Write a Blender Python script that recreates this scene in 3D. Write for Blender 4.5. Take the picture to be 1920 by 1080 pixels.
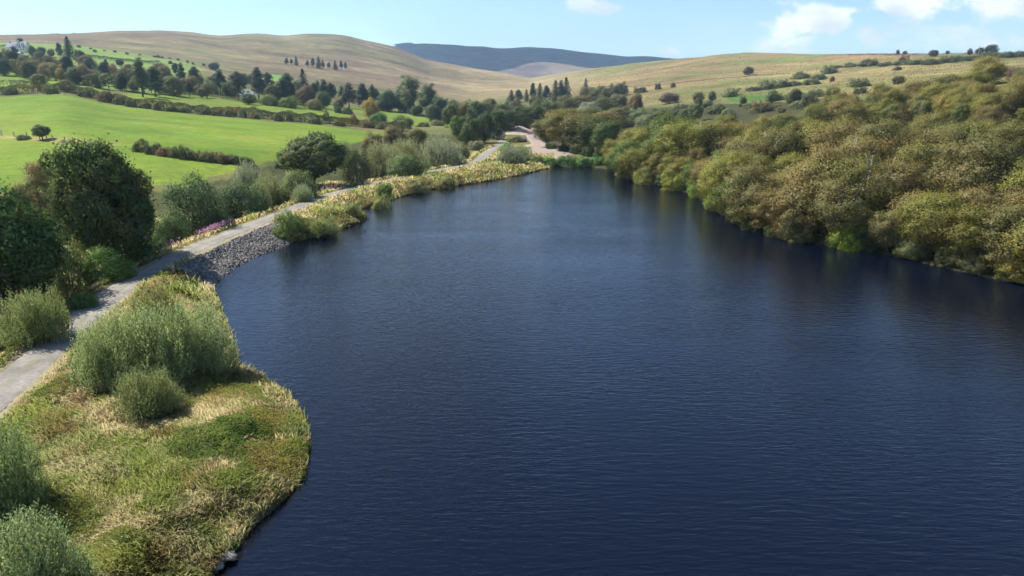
import bpy, math, random
import numpy as np
from mathutils import Vector

# ------------------------------------------------------------------ clear
for o in list(bpy.data.objects):
    bpy.data.objects.remove(o)
SC = bpy.context.scene
COL = SC.collection
R = math.radians

# ------------------------------------------------------------------ camera
CAM_H = 20.0
FPX = 1280.0
PITCH = R(16.1)
cd = bpy.data.cameras.new('camera')
cd.sensor_width = 36.0
cd.lens = 24.0
cd.clip_start = 0.5
cd.clip_end = 30000
cam = bpy.data.objects.new('camera', cd)
COL.objects.link(cam)
cam.location = (0, 0, CAM_H)
cam.rotation_euler = (R(90) - PITCH, 0, 0)
SC.camera = cam

# ------------------------------------------------------------------ light
SUN_EL, SUN_FWD = R(50), R(20)       # sun to the left, a little ahead
sdir = Vector((-math.cos(SUN_FWD) * math.cos(SUN_EL), math.sin(SUN_FWD) * math.cos(SUN_EL), math.sin(SUN_EL)))
sl = bpy.data.lights.new('sun', 'SUN')
sl.energy = 5.0
sl.angle = R(0.53)
sl.color = (1.0, 0.95, 0.87)
so = bpy.data.objects.new('sun', sl)
COL.objects.link(so)
so.rotation_euler = sdir.to_track_quat('Z', 'Y').to_euler()

W = bpy.data.worlds.new('World')
SC.world = W
W.use_nodes = True
SC.view_settings.view_transform = 'Standard'
SC.view_settings.look = 'None'
SC.view_settings.gamma = 1.0
SC.view_settings.use_curve_mapping = False
SC.view_settings.exposure = 1.0
SC.cycles.use_denoising = True
SC.cycles.use_adaptive_sampling = True
SC.cycles.adaptive_threshold = .03
SC.cycles.max_bounces = 4
SC.cycles.diffuse_bounces = 2
SC.cycles.glossy_bounces = 2
SC.cycles.transmission_bounces = 2
SC.cycles.transparent_max_bounces = 8
SC.cycles.volume_bounces = 0


def px_dir(px, py):
    X = (px - 960) / FPX
    Y = (py - 540) / FPX
    down = Y * math.cos(PITCH) + math.sin(PITCH)
    fwd = math.cos(PITCH) - Y * math.sin(PITCH)
    return X / fwd, -down / fwd      # lateral and vertical per metre forward


def world_nodes():
    nt = W.node_tree
    N, L = nt.nodes, nt.links
    N.clear()
    out = N.new('ShaderNodeOutputWorld')
    bg = N.new('ShaderNodeBackground')
    bg.inputs['Strength'].default_value = 0.098
    sky = N.new('ShaderNodeTexSky')
    sky.sky_type = 'NISHITA'
    sky.sun_disc = False
    sky.sun_elevation = SUN_EL
    sky.sun_rotation = math.atan2(sdir.x, sdir.y)
    sky.altitude = 250
    sky.air_density = 0.75
    sky.dust_density = 0.2
    sky.ozone_density = 3.0
    tc = N.new('ShaderNodeTexCoord')
    sep = N.new('ShaderNodeSeparateXYZ')
    L.new(tc.outputs['Generated'], sep.inputs[0])

    def m(op, a, b=None, c=None):
        n = N.new('ShaderNodeMath')
        n.operation = op
        for i, v in enumerate((a, b, c)):
            if v is None:
                continue
            if isinstance(v, (int, float)):
                n.inputs[i].default_value = v
            else:
                L.new(v, n.inputs[i])
        return n.outputs[0]
    a = m('DIVIDE', sep.outputs['X'], sep.outputs['Y'])
    e = m('DIVIDE', sep.outputs['Z'], sep.outputs['Y'])
    comb = N.new('ShaderNodeCombineXYZ')
    L.new(a, comb.inputs[0])
    L.new(m('MULTIPLY', e, 1.7), comb.inputs[1])
    nz = N.new('ShaderNodeTexNoise')
    L.new(comb.outputs[0], nz.inputs['Vector'])
    nz.inputs['Scale'].default_value = 16
    nz.inputs['Detail'].default_value = 7
    nz.inputs['Roughness'].default_value = 0.58
    nz.inputs['Distortion'].default_value = 0.25
    nzc = m('MULTIPLY', m('SUBTRACT', nz.outputs['Fac'], 0.5), 4.2)
    # cumulus: direction, half width, half height, opacity
    blobs = [(1522, 38, 95, 40, .95), (1490, 80, 85, 26, .95), (1634, 66, 46, 22, .95), (1256, 96, 24, 13, .9),
             (1185, 78, 14, 12, .35), (1128, 12, 70, 16, .8), (1036, 84, 12, 7, .6), (1720, 6, 190, 48, 1.0),
             (1880, 26, 170, 58, 1.0), (1800, 55, 190, 30, .55), (2200, 0, 300, 70, .95), (2100, 60, 140, 26, .6),
             (1600, -120, 260, 60, .8), (2050, -160, 320, 80, .9), (900, -330, 240, 50, .6), (2700, -60, 340, 90, .9),
             (1480, 97, 60, 8, .5)]
    tot = None
    for (bx, by, rx, ry, op) in blobs:
        a0, e0 = px_dir(bx, by)
        ra, re = rx / FPX * 1.05, ry / FPX * 1.05
        u = m('DIVIDE', m('SUBTRACT', a, a0), ra)
        v = m('DIVIDE', m('SUBTRACT', e, e0), re)
        d = m('SQRT', m('ADD', m('MULTIPLY', u, u), m('MULTIPLY', v, v)))
        f = m('ADD', m('SUBTRACT', 0.75, d), nzc)
        ss = N.new('ShaderNodeMapRange')
        ss.interpolation_type = 'SMOOTHSTEP'
        L.new(f, ss.inputs['Value'])
        ss.inputs['From Min'].default_value = -0.15
        ss.inputs['From Max'].default_value = 0.75
        ss.inputs['To Min'].default_value = 0
        ss.inputs['To Max'].default_value = op
        tot = ss.outputs[0] if tot is None else m('MAXIMUM', tot, ss.outputs[0])
    front = m('GREATER_THAN', sep.outputs['Y'], 0.02)
    tot = m('MULTIPLY', tot, front)
    nz2 = N.new('ShaderNodeTexNoise')
    L.new(comb.outputs[0], nz2.inputs['Vector'])
    nz2.inputs['Scale'].default_value = 9
    nz2.inputs['Detail'].default_value = 5
    cr = N.new('ShaderNodeMapRange')
    L.new(nz2.outputs['Fac'], cr.inputs['Value'])
    cr.inputs['From Min'].default_value = .35
    cr.inputs['From Max'].default_value = .6
    ccol = N.new('ShaderNodeMix')
    ccol.data_type = 'RGBA'
    L.new(cr.outputs[0], ccol.inputs['Factor'])
    ccol.inputs[6].default_value = (4.4, 4.7, 5.1, 1)
    ccol.inputs[7].default_value = (7.0, 7.1, 7.2, 1)
    mix = N.new('ShaderNodeMix')
    mix.data_type = 'RGBA'
    L.new(tot, mix.inputs['Factor'])
    L.new(sky.outputs[0], mix.inputs[6])
    L.new(ccol.outputs[2], mix.inputs[7])
    L.new(mix.outputs[2], bg.inputs['Color'])
    L.new(bg.outputs[0], out.inputs['Surface'])


world_nodes()

# ------------------------------------------------------------------ small helpers
rng = np.random.default_rng(7)
random.seed(7)


def hash2(ix, iy, seed):
    h = (ix.astype(np.int64) * 374761393 + iy.astype(np.int64) * 668265263 + seed * 974634777) & 0x7fffffff
    h = ((h ^ (h >> 13)) * 1274126177) & 0x7fffffff
    h = (h ^ (h >> 16)) & 0xffffff
    return h / float(0xffffff)


def vnoise(x, y, seed=0):
    x = np.asarray(x, float)
    y = np.asarray(y, float)
    ix, iy = np.floor(x), np.floor(y)
    fx, fy = x - ix, y - iy
    fx = fx * fx * (3 - 2 * fx)
    fy = fy * fy * (3 - 2 * fy)
    a = hash2(ix, iy, seed)
    b = hash2(ix + 1, iy, seed)
    c = hash2(ix, iy + 1, seed)
    d = hash2(ix + 1, iy + 1, seed)
    return (a * (1 - fx) + b * fx) * (1 - fy) + (c * (1 - fx) + d * fx) * fy


def fbm(x, y, seed=0, n=4):
    t, amp, s = 0, 1, 0
    for i in range(n):
        t = t + amp * vnoise(x * 2 ** i + 13.7 * i, y * 2 ** i - 7.1 * i, seed + i)
        s += amp
        amp *= .5
    return t / s


def sstep(a, b, x):
    t = np.clip((x - a) / (b - a), 0, 1)
    return t * t * (3 - 2 * t)


def mesh_np(name, V, F, mat=None, fattr=None, cattr=None, smooth=False, normals=None):
    me = bpy.data.meshes.new(name)
    V = np.asarray(V, np.float32)
    F = np.asarray(F, np.int32)
    k = F.shape[1]
    me.vertices.add(len(V))
    me.vertices.foreach_set('co', V.ravel())
    me.loops.add(F.size)
    me.loops.foreach_set('vertex_index', F.ravel())
    me.polygons.add(len(F))
    me.polygons.foreach_set('loop_start', np.arange(0, F.size, k, dtype=np.int32))
    if smooth or normals is not None:
        me.polygons.foreach_set('use_smooth', np.ones(len(F), bool))
    for nm, arr in (fattr or {}).items():
        at = me.attributes.new(nm, 'FLOAT', 'POINT')
        at.data.foreach_set('value', np.asarray(arr, np.float32))
    for nm, arr in (cattr or {}).items():
        at = me.attributes.new(nm, 'FLOAT_COLOR', 'POINT')
        a4 = np.ones((len(V), 4), np.float32)
        a4[:, :3] = arr
        at.data.foreach_set('color', a4.ravel())
    me.update(calc_edges=True)
    if normals is not None:
        me.normals_split_custom_set_from_vertices(np.asarray(normals, np.float32))
    if mat:
        me.materials.append(mat)
    return me


def link(name, me, parent=None, loc=None):
    o = bpy.data.objects.new(name, me)
    COL.objects.link(o)
    if parent:
        o.parent = parent
    if loc is not None:
        o.location = loc
    return o


def tag(o, label=None, cat=None, group=None, kind=None):
    if label:
        o['label'] = label
    if cat:
        o['category'] = cat
    if group:
        o['group'] = group
    if kind:
        o['kind'] = kind
    return o


class MB:
    """collects boxes, tubes and loose polygons into one mesh"""
    def __init__(s):
        s.v, s.f = [], []

    def box(s, c, d, rz=0):
        n = len(s.v)
        ca, sa = math.cos(rz), math.sin(rz)
        for sx in (-.5, .5):
            for sy in (-.5, .5):
                for sz in (-.5, .5):
                    x, y = sx * d[0], sy * d[1]
                    s.v.append((c[0] + x * ca - y * sa, c[1] + x * sa + y * ca, c[2] + sz * d[2]))
        for q in ((0, 1, 3, 2), (4, 6, 7, 5), (0, 4, 5, 1), (2, 3, 7, 6), (0, 2, 6, 4), (1, 5, 7, 3)):
            s.f.append(tuple(n + i for i in q))
        return s

    def poly(s, pts):
        n = len(s.v)
        s.v += [tuple(p) for p in pts]
        s.f.append(tuple(range(n, n + len(pts))))
        return s

    def tube(s, pts, rad, k=6):
        n = len(s.v)
        pts = [Vector(p) for p in pts]
        for i, p in enumerate(pts):
            t = (pts[min(i + 1, len(pts) - 1)] - pts[max(i - 1, 0)]).normalized()
            u = t.cross(Vector((0.3, 1, 0.2))).normalized()
            w = t.cross(u)
            for j in range(k):
                a = 2 * math.pi * j / k
                s.v.append(tuple(p + (u * math.cos(a) + w * math.sin(a)) * rad[i]))
        for i in range(len(pts) - 1):
            for j in range(k):
                a, b = n + i * k + j, n + i * k + (j + 1) % k
                s.f.append((a, b, b + k, a + k))
        s.f.append(tuple(n + j for j in reversed(range(k))))
        s.f.append(tuple(n + (len(pts) - 1) * k + j for j in range(k)))
        return s

    def mesh(s, name, mat):
        me = bpy.data.meshes.new(name)
        me.from_pydata(s.v, [], s.f)
        me.update()
        me.materials.append(mat)
        return me

    def build(s, name, mat, parent=None, loc=None):
        return link(name, s.mesh(name, mat), parent, loc)


# ------------------------------------------------------------------ materials
def new_mat(name):
    m = bpy.data.materials.new(name)
    m.use_nodes = True
    nt = m.node_tree
    nt.nodes.clear()
    return m, nt.nodes, nt.links, nt.nodes.new('ShaderNodeOutputMaterial')


def plain(name, col, rough=.8, var=.25, scale=2.0, bump=0, metallic=0):
    m, N, L, out = new_mat(name)
    p = N.new('ShaderNodeBsdfPrincipled')
    p.inputs['Roughness'].default_value = rough
    p.inputs['Metallic'].default_value = metallic
    tc = N.new('ShaderNodeTexCoord')
    nz = N.new('ShaderNodeTexNoise')
    nz.inputs['Scale'].default_value = scale
    nz.inputs['Detail'].default_value = 6
    L.new(tc.outputs['Object'], nz.inputs['Vector'])
    mx = N.new('ShaderNodeMix')
    mx.data_type = 'RGBA'
    L.new(nz.outputs['Fac'], mx.inputs['Factor'])
    mx.inputs[6].default_value = (*[c * (1 - var) for c in col], 1)
    mx.inputs[7].default_value = (*[min(1, c * (1 + var)) for c in col], 1)
    L.new(mx.outputs[2], p.inputs['Base Color'])
    if bump:
        b = N.new('ShaderNodeBump')
        b.inputs['Strength'].default_value = bump
        L.new(nz.outputs['Fac'], b.inputs['Height'])
        L.new(b.outputs[0], p.inputs['Normal'])
    L.new(p.outputs[0], out.inputs['Surface'])
    return m


def leaf_mat():
    """colour = object colour, varied by leaf (v) and by spray (h); the object's alpha says how autumnal it is"""
    m, N, L, out = new_mat('foliage')
    oi = N.new('ShaderNodeObjectInfo')
    av = N.new('ShaderNodeAttribute')
    av.attribute_name = 'v'
    ah = N.new('ShaderNodeAttribute')
    ah.attribute_name = 'h'
    hm = N.new('ShaderNodeMath')
    hm.operation = 'MULTIPLY'
    hr = N.new('ShaderNodeMapRange')
    hr.interpolation_type = 'SMOOTHSTEP'
    hr.inputs['From Min'].default_value = .45
    hr.inputs['From Max'].default_value = .95
    L.new(ah.outputs['Fac'], hr.inputs['Value'])
    L.new(hr.outputs[0], hm.inputs[0])
    L.new(oi.outputs['Alpha'], hm.inputs[1])
    mx = N.new('ShaderNodeMix')
    mx.data_type = 'RGBA'
    L.new(hm.outputs[0], mx.inputs['Factor'])
    L.new(oi.outputs['Color'], mx.inputs[6])
    mx.inputs[7].default_value = (0.20, 0.125, 0.03, 1)
    # a little hue drift from spray to spray
    hs = N.new('ShaderNodeHueSaturation')
    r1 = N.new('ShaderNodeMapRange')
    L.new(ah.outputs['Fac'], r1.inputs['Value'])
    r1.inputs['To Min'].default_value = .512
    r1.inputs['To Max'].default_value = .492
    hs.inputs['Saturation'].default_value = 1.0
    L.new(r1.outputs[0], hs.inputs['Hue'])
    r2 = N.new('ShaderNodeMapRange')
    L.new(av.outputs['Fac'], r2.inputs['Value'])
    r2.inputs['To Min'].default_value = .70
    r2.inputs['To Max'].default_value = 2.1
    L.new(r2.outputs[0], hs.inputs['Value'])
    L.new(mx.outputs[2], hs.inputs['Color'])
    d = N.new('ShaderNodeBsdfDiffuse')
    t = N.new('ShaderNodeBsdfTranslucent')
    g = N.new('ShaderNodeBsdfGlossy')
    g.inputs['Roughness'].default_value = .5
    g.inputs['Color'].default_value = (.55, .6, .6, 1)
    L.new(hs.outputs[0], d.inputs['Color'])
    L.new(hs.outputs[0], t.inputs['Color'])
    s1 = N.new('ShaderNodeMixShader')
    s1.inputs[0].default_value = .45
    L.new(d.outputs[0], s1.inputs[1])
    L.new(t.outputs[0], s1.inputs[2])
    s2 = N.new('ShaderNodeMixShader')
    s2.inputs[0].default_value = .018
    L.new(s1.outputs[0], s2.inputs[1])
    L.new(g.outputs[0], s2.inputs[2])
    L.new(s2.outputs[0], out.inputs['Surface'])
    return m


def vcol_leaf_mat():
    m, N, L, out = new_mat('grass_blades')
    a = N.new('ShaderNodeAttribute')
    a.attribute_name = 'col'
    d = N.new('ShaderNodeBsdfDiffuse')
    t = N.new('ShaderNodeBsdfTranslucent')
    L.new(a.outputs['Color'], d.inputs['Color'])
    L.new(a.outputs['Color'], t.inputs['Color'])
    s1 = N.new('ShaderNodeMixShader')
    s1.inputs[0].default_value = .48
    L.new(d.outputs[0], s1.inputs[1])
    L.new(t.outputs[0], s1.inputs[2])
    L.new(s1.outputs[0], out.inputs['Surface'])
    return m


def ground_mat():
    m, N, L, out = new_mat('ground_cover')
    a = N.new('ShaderNodeAttribute')
    a.attribute_name = 'col'
    tx = N.new('ShaderNodeAttribute')
    tx.attribute_name = 'moor'
    tc = N.new('ShaderNodeTexCoord')

    def noise(scale, detail, rough, vec=None):
        n = N.new('ShaderNodeTexNoise')
        n.inputs['Scale'].default_value = scale
        n.inputs['Detail'].default_value = detail
        n.inputs['Roughness'].default_value = rough
        L.new(vec or tc.outputs['Object'], n.inputs['Vector'])
        return n.outputs['Fac']

    def rng_(fac, a0, a1, b0, b1):
        n = N.new('ShaderNodeMapRange')
        L.new(fac, n.inputs['Value'])
        n.inputs['From Min'].default_value = a0
        n.inputs['From Max'].default_value = a1
        n.inputs['To Min'].default_value = b0
        n.inputs['To Max'].default_value = b1
        return n.outputs[0]

    def mul(x, y):
        n = N.new('ShaderNodeMath')
        n.operation = 'MULTIPLY'
        L.new(x, n.inputs[0])
        L.new(y, n.inputs[1])
        return n.outputs[0]
    fine = rng_(noise(.9, 5, .65), .3, .7, .80, 1.2)
    tuft = rng_(noise(.28, 6, .7), .3, .72, 1.12, .78)
    wide = rng_(noise(.03, 4, .55), .3, .7, .84, 1.16)
    v = mul(mul(fine, tuft), wide)
    # moorland: streaks of rush, bent grass and heather over tens of metres
    moor1 = rng_(noise(.02, 8, .72), .35, .65, .66, 1.32)
    moor2 = rng_(noise(.006, 6, .6), .35, .65, .74, 1.25)
    moor3 = rng_(noise(.11, 6, .75), .35, .65, .72, 1.28)
    vm = mul(mul(moor1, moor2), moor3)
    mixv = N.new('ShaderNodeMix')
    mixv.data_type = 'FLOAT'
    L.new(tx.outputs['Fac'], mixv.inputs['Factor'])
    L.new(v, mixv.inputs[2])
    L.new(vm, mixv.inputs[3])
    hs = N.new('ShaderNodeHueSaturation')
    L.new(a.outputs['Color'], hs.inputs['Color'])
    gain = N.new('ShaderNodeMath')
    gain.operation = 'MULTIPLY'
    gain.inputs[1].default_value = .84
    L.new(mixv.outputs[0], gain.inputs[0])
    L.new(gain.outputs[0], hs.inputs['Value'])
    L.new(rng_(noise(.045, 5, .6), .3, .7, .488, .512), hs.inputs['Hue'])
    p = N.new('ShaderNodeBsdfPrincipled')
    p.inputs['Roughness'].default_value = .95
    p.inputs['Specular IOR Level'].default_value = .1
    L.new(hs.outputs[0], p.inputs['Base Color'])
    b = N.new('ShaderNodeBump')
    b.inputs['Strength'].default_value = .6
    b.inputs['Distance'].default_value = .25
    L.new(noise(1.3, 6, .7), b.inputs['Height'])
    L.new(b.outputs[0], p.inputs['Normal'])
    L.new(p.outputs[0], out.inputs['Surface'])
    return m


def water_mat():
    m, N, L, out = new_mat('lake_water')
    tc = N.new('ShaderNodeTexCoord')
    p = N.new('ShaderNodeBsdfPrincipled')
    p.inputs['Base Color'].default_value = (.0014, .0028, .0092, 1)
    p.inputs['Roughness'].default_value = .06
    p.inputs['IOR'].default_value = 1.40
    p.inputs['Specular IOR Level'].default_value = .5

    def wave(sx, sy, rot, detail, rough):
        mp = N.new('ShaderNodeMapping')
        mp.inputs['Scale'].default_value = (sx, sy, 1)
        mp.inputs['Rotation'].default_value = (0, 0, rot)
        L.new(tc.outputs['Object'], mp.inputs['Vector'])
        n = N.new('ShaderNodeTexNoise')
        n.inputs['Scale'].default_value = 1
        n.inputs['Detail'].default_value = detail
        n.inputs['Roughness'].default_value = rough
        n.inputs['Distortion'].default_value = .35
        L.new(mp.outputs[0], n.inputs['Vector'])
        return n.outputs['Fac']
    w1 = wave(.7, 2.7, R(10), 3, .55)
    w2 = wave(1.9, 6.0, R(-7), 2, .5)
    w3 = wave(.035, .09, R(14), 3, .55)     # gusts: patches of stronger and weaker ripple
    ad = N.new('ShaderNodeMath')
    ad.operation = 'MULTIPLY_ADD'
    L.new(w2, ad.inputs[0])
    ad.inputs[1].default_value = .42
    L.new(w1, ad.inputs[2])
    gm = N.new('ShaderNodeMapRange')
    L.new(w3, gm.inputs['Value'])
    gm.inputs['From Min'].default_value = .3
    gm.inputs['From Max'].default_value = .7
    gm.inputs['To Min'].default_value = .5
    gm.inputs['To Max'].default_value = 1.0
    b = N.new('ShaderNodeBump')
    b.inputs['Distance'].default_value = .07
    L.new(gm.outputs[0], b.inputs['Strength'])
    L.new(ad.outputs[0], b.inputs['Height'])
    L.new(b.outputs[0], p.inputs['Normal'])
    L.new(p.outputs[0], out.inputs['Surface'])
    return m


M_LEAF = leaf_mat()
M_GRASS = vcol_leaf_mat()
M_GROUND = ground_mat()
M_WATER = water_mat()
M_BARK = plain('bark', (.10, .085, .065), .9, .4, 3)
M_PALEBARK = plain('pale_bark', (.34, .32, .28), .85, .35, 3)
M_GRAVEL = plain('track_gravel', (.25, .195, .16), .95, .22, .9, .3)
M_SPOIL = plain('spoil_gravel', (.30, .225, .17), .95, .2, .5, .4)
M_STONE = plain('riprap_stone', (.23, .225, .23), .85, .45, 1.2)
M_PALEROCK = plain('pale_rock', (.20, .17, .14), .9, .35, 3, .4)
M_WALL = plain('cream_render', (.78, .72, .60), .9, .05, .5)
M_WHITE = plain('white_paint', (.8, .8, .78), .7, .05, 1)
M_SLATE = plain('slate_roof', (.20, .205, .24), .8, .2, .8)
M_GLASS = plain('window_glass', (.03, .035, .04), .15, .1, 1)
M_WOOD = plain('weathered_wood', (.36, .33, .28), .9, .25, 2)
M_TEAL = plain('teal_paint', (.02, .17, .17), .5, .1, 1)
M_ORANGE = plain('orange_plastic', (.75, .14, .05), .6, .12, 1)
M_DARK = plain('dark_metal', (.04, .04, .045), .6, .1, 1)
M_WOOL = plain('sheep_wool', (.68, .64, .56), .95, .12, 3)
M_CLOUD = plain('cloud', (.85, .86, .88), 1, .03, .01)

# ------------------------------------------------------------------ terrain
def P(px, py, d):
    s, t = px_dir(px, py)
    return (s, d, CAM_H + t * d)


def PZ(px, py, z):
    s, t = px_dir(px, py)
    d = (z - CAM_H) / t
    return (s, d, z)


def wpt(px, py, z=0.0):
    s, d, z = PZ(px, py, z)
    return (s * d, d)


SHORE_L = [(330, 1330), (365, 1180), (405, 1078), (440, 1040), (480, 985), (545, 930), (575, 890), (583, 830), (575, 780), (545, 742),
           (495, 708), (450, 688), (440, 640), (420, 590), (400, 535), (432, 506), (482, 479), (555, 453), (600, 446), (655, 426),
           (692, 410), (672, 396), (735, 375), (790, 359), (850, 350), (920, 340), (985, 327), (1018, 319)]
SHORE_F = [(1040, 314), (1100, 313), (1140, 318)]
SHORE_R = [(1180, 335), (1250, 352), (1310, 368), (1385, 424), (1500, 455), (1600, 466), (1700, 486), (1800, 510), (1920, 534), (2100, 572)]
LAKE = [wpt(*p) for p in SHORE_L + SHORE_F + SHORE_R]
rx_, ry_ = LAKE[-1]
LAKE += [(rx_ + 25, ry_ - 25), (rx_ + 30, 2), (LAKE[0][0] - 6, 2)]
LAKE = np.array(LAKE)

TRACK_PX = [(0, 735), (60, 683), (115, 632), (180, 575), (240, 533), (300, 499), (370, 464), (440, 435), (510, 408), (580, 380), (640, 360),
            (700, 345), (760, 332), (820, 320), (870, 310), (898, 301), (910, 290), (925, 280), (940, 271), (944, 265), (937, 259), (932, 253)]
TRK = [wpt(*p, 1.65) for p in TRACK_PX]
dx, dy = TRK[0][0] - TRK[2][0], TRK[0][1] - TRK[2][1]
ln = math.hypot(dx, dy)
TRK = [(TRK[0][0] + dx / ln * q, TRK[0][1] + dy / ln * q) for q in (34, 22, 11)] + TRK
TRK += [(TRK[-1][0] - 3, TRK[-1][1] + 20), (TRK[-1][0] - 4, TRK[-1][1] + 45)]


def smooth_line(pts, step):
    """Catmull-Rom through the points, resampled"""
    p = np.array(pts, float)
    out = []
    for i in range(len(p) - 1):
        p0, p1, p2, p3 = p[max(i - 1, 0)], p[i], p[i + 1], p[min(i + 2, len(p) - 1)]
        n = max(1, int(np.linalg.norm(p2 - p1) / step))
        for k in range(n):
            t = k / n
            out.append(.5 * ((2 * p1) + (-p0 + p2) * t + (2 * p0 - 5 * p1 + 4 * p2 - p3) * t * t + (-p0 + 3 * p1 - 3 * p2 + p3) * t ** 3))
    out.append(p[-1])
    return np.array(out)


TRKS = smooth_line(TRK, 1.2)


def seg_dist(x, y, line, closed=False):
    """distance to a polyline, and the parameter of the closest point"""
    x = np.asarray(x, float)
    y = np.asarray(y, float)
    best = np.full(x.shape, 1e9)
    n = len(line)
    for i in range(n if closed else n - 1):
        ax, ay = line[i]
        bx, by = line[(i + 1) % n]
        vx, vy = bx - ax, by - ay
        L2 = vx * vx + vy * vy + 1e-9
        t = np.clip(((x - ax) * vx + (y - ay) * vy) / L2, 0, 1)
        best = np.minimum(best, (x - ax - t * vx) ** 2 + (y - ay - t * vy) ** 2)
    return np.sqrt(best)


def inside(x, y, poly):
    x = np.asarray(x, float)
    y = np.asarray(y, float)
    c = np.zeros(x.shape, bool)
    n = len(poly)
    for i in range(n):
        x1, y1 = poly[i]
        x2, y2 = poly[(i + 1) % n]
        if y1 == y2:
            continue
        k = ((y1 > y) != (y2 > y)) & (x < (x2 - x1) * (y - y1) / (y2 - y1) + x1)
        c ^= k
    return c


LB = [(x / y, y, 1.65) for x, y in TRK[1:-2:1] if y > 14] + [P(960, 299, 200)[:2] + (1.2,), (wpt(1040, 308)[0] / wpt(1040, 308)[1], 203, 1.0), (.13, 200, 1.0)]
LB += [(wpt(a, b)[0] / wpt(a, b)[1], wpt(a, b)[1] + 3, .8) for a, b in SHORE_R[1:]]
LB = sorted(LB)
LC = []
for s, d, z in LB:
    if s < -.04:
        LC.append((s, d * 1.10 + 5, .1))
    elif s < .14:
        LC.append((s, d + 22, 1.6))
    else:
        LC.append((s, d + 28, 2.6))
LD = [PZ(-300, 375, 5), PZ(0, 347, 5), PZ(300, 335, 5), PZ(430, 312, 5), PZ(600, 275, 5), PZ(720, 250, 5), P(850, 243, 290), P(930, 240, 345), P(1000, 246, 335), P(1100, 240, 335)]
LD += [(px_dir(q, 300)[0], d, z) for q, d, z in ((1200, 300, 4), (1300, 240, 6), (1500, 185, 7), (1920, 150, 7), (2300, 150, 7))]
LE = [P(-300, 185, 290), P(0, 178, 290), P(120, 174, 290), P(200, 190, 290), P(350, 207, 290), P(600, 228, 290), P(720, 240, 300), P(850, 233, 370), P(930, 226, 430), P(1000, 227, 430), P(1100, 216, 450),
      P(1200, 202, 440), P(1300, 192, 410), P(1500, 190, 330), P(1700, 178, 275), P(1920, 150, 255), P(2300, 150, 255)]
LF = [P(-300, 150, 400), P(0, 147, 400), P(160, 152, 400), P(300, 168, 400), P(450, 180, 420), P(600, 193, 450), P(750, 206, 500), P(880, 210, 560), P(960, 197, 640), P(1000, 192, 680),
      P(1060, 187, 650), P(1150, 190, 600), P(1300, 165, 600), P(1500, 155, 520), P(1700, 140, 430), P(1920, 126, 390), P(2300, 126, 390)]
LG = [P(-300, 92, 620), P(0, 86, 660), P(150, 93, 680), P(340, 118, 720), P(450, 135, 760), P(600, 150, 820), P(750, 165, 880), P(880, 178, 950), P(960, 167, 1050), P(1000, 162, 1150),
      P(1060, 158, 1000), P(1150, 160, 850), P(1300, 140, 850), P(1500, 125, 800), P(1700, 113, 650), P(1920, 108, 580), P(2300, 108, 580)]
RIDGE = [(-300, 74, 1500), (0, 67, 1500), (70, 65, 1500), (140, 62, 1520), (225, 57.5, 1550), (300, 57, 1580), (362, 61, 1620), (410, 66.5, 1700), (462, 64, 1700), (487, 63, 1720), (530, 67, 1780),
         (575, 63.5, 1800), (620, 64, 1820), (650, 67, 1830), (687, 75, 1850), (737, 86, 1880), (800, 110, 1900), (875, 125, 1850), (950, 138, 1850), (993, 146, 1900), (1075, 135, 1800),
         (1175, 120, 1600), (1250, 114, 1450), (1280, 110, 1400), (1347, 103, 1280), (1403, 100, 1200), (1513, 101, 1080), (1613, 102, 960), (1713, 101, 860), (1780, 100, 800), (1920, 97, 720), (2300, 96, 700)]
LH = [P(*q) for q in RIDGE]
LI = [(s, d * 1.35, z * .72) for s, d, z in LH]
LJ = [(s, 3000, 85) for s in (-2, 2)]
FAR = [(-300, 100), (500, 95), (700, 93), (737, 86), (757, 82), (800, 82.5), (837, 85), (875, 89.5), (905, 88.5), (930, 92), (950, 92), (987, 89), (1037, 90), (1100, 98), (1150, 103.5), (1225, 106), (1270, 109), (1400, 112), (2300, 120)]
LK = [P(a, b, 4600) for a, b in FAR]
LK1 = [(s, 3700, 85 + (z - 85) * .52) for s, d, z in LK]
LL = [(s, 7500, z * .5) for s, d, z in LK]
LA = [(-3, 6, 1.5), (3, 6, 1.5)]
LINES = [LA, LB, LC, LD, LE, LF, LG, LH, LI, LJ, LK1, LK, LL]

NS, ND = 660, 560
S0, S1 = -1.35, 1.35
D0, D1 = 9.0, 7500.0
sg = np.linspace(S0, S1, NS)
lg = np.linspace(math.log(D0), math.log(D1), ND)
dg_ = np.exp(lg)


def build_height():
    KD = np.zeros((len(LINES), NS))
    KZ = np.zeros((len(LINES), NS))
    for i, ln_ in enumerate(LINES):
        a = np.array(sorted(ln_))
        KD[i] = np.log(np.interp(sg, a[:, 0], a[:, 1]))
        KZ[i] = np.interp(sg, a[:, 0], a[:, 2])
    ker = np.array([1, 3, 5, 3, 1.]) / 13
    for i in range(len(LINES)):
        for _ in range(1 if i in (7, 11) else 5):
            KD[i] = np.convolve(np.pad(KD[i], 2, 'edge'), ker, 'valid')
            KZ[i] = np.convolve(np.pad(KZ[i], 2, 'edge'), ker, 'valid')
    for i in range(1, len(LINES)):
        KD[i] = np.maximum(KD[i], KD[i - 1] + .04)
    Z = np.zeros((NS, ND))
    wt = sstep(math.log(420), math.log(640), lg)
    for c in range(NS):
        Z[c] = pchip(KD[:, c], KZ[:, c]) * (1 - wt) + (CAM_H + dg_ * pchip(KD[:, c], (KZ[:, c] - CAM_H) / np.exp(KD[:, c]))) * wt
    return Z


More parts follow.
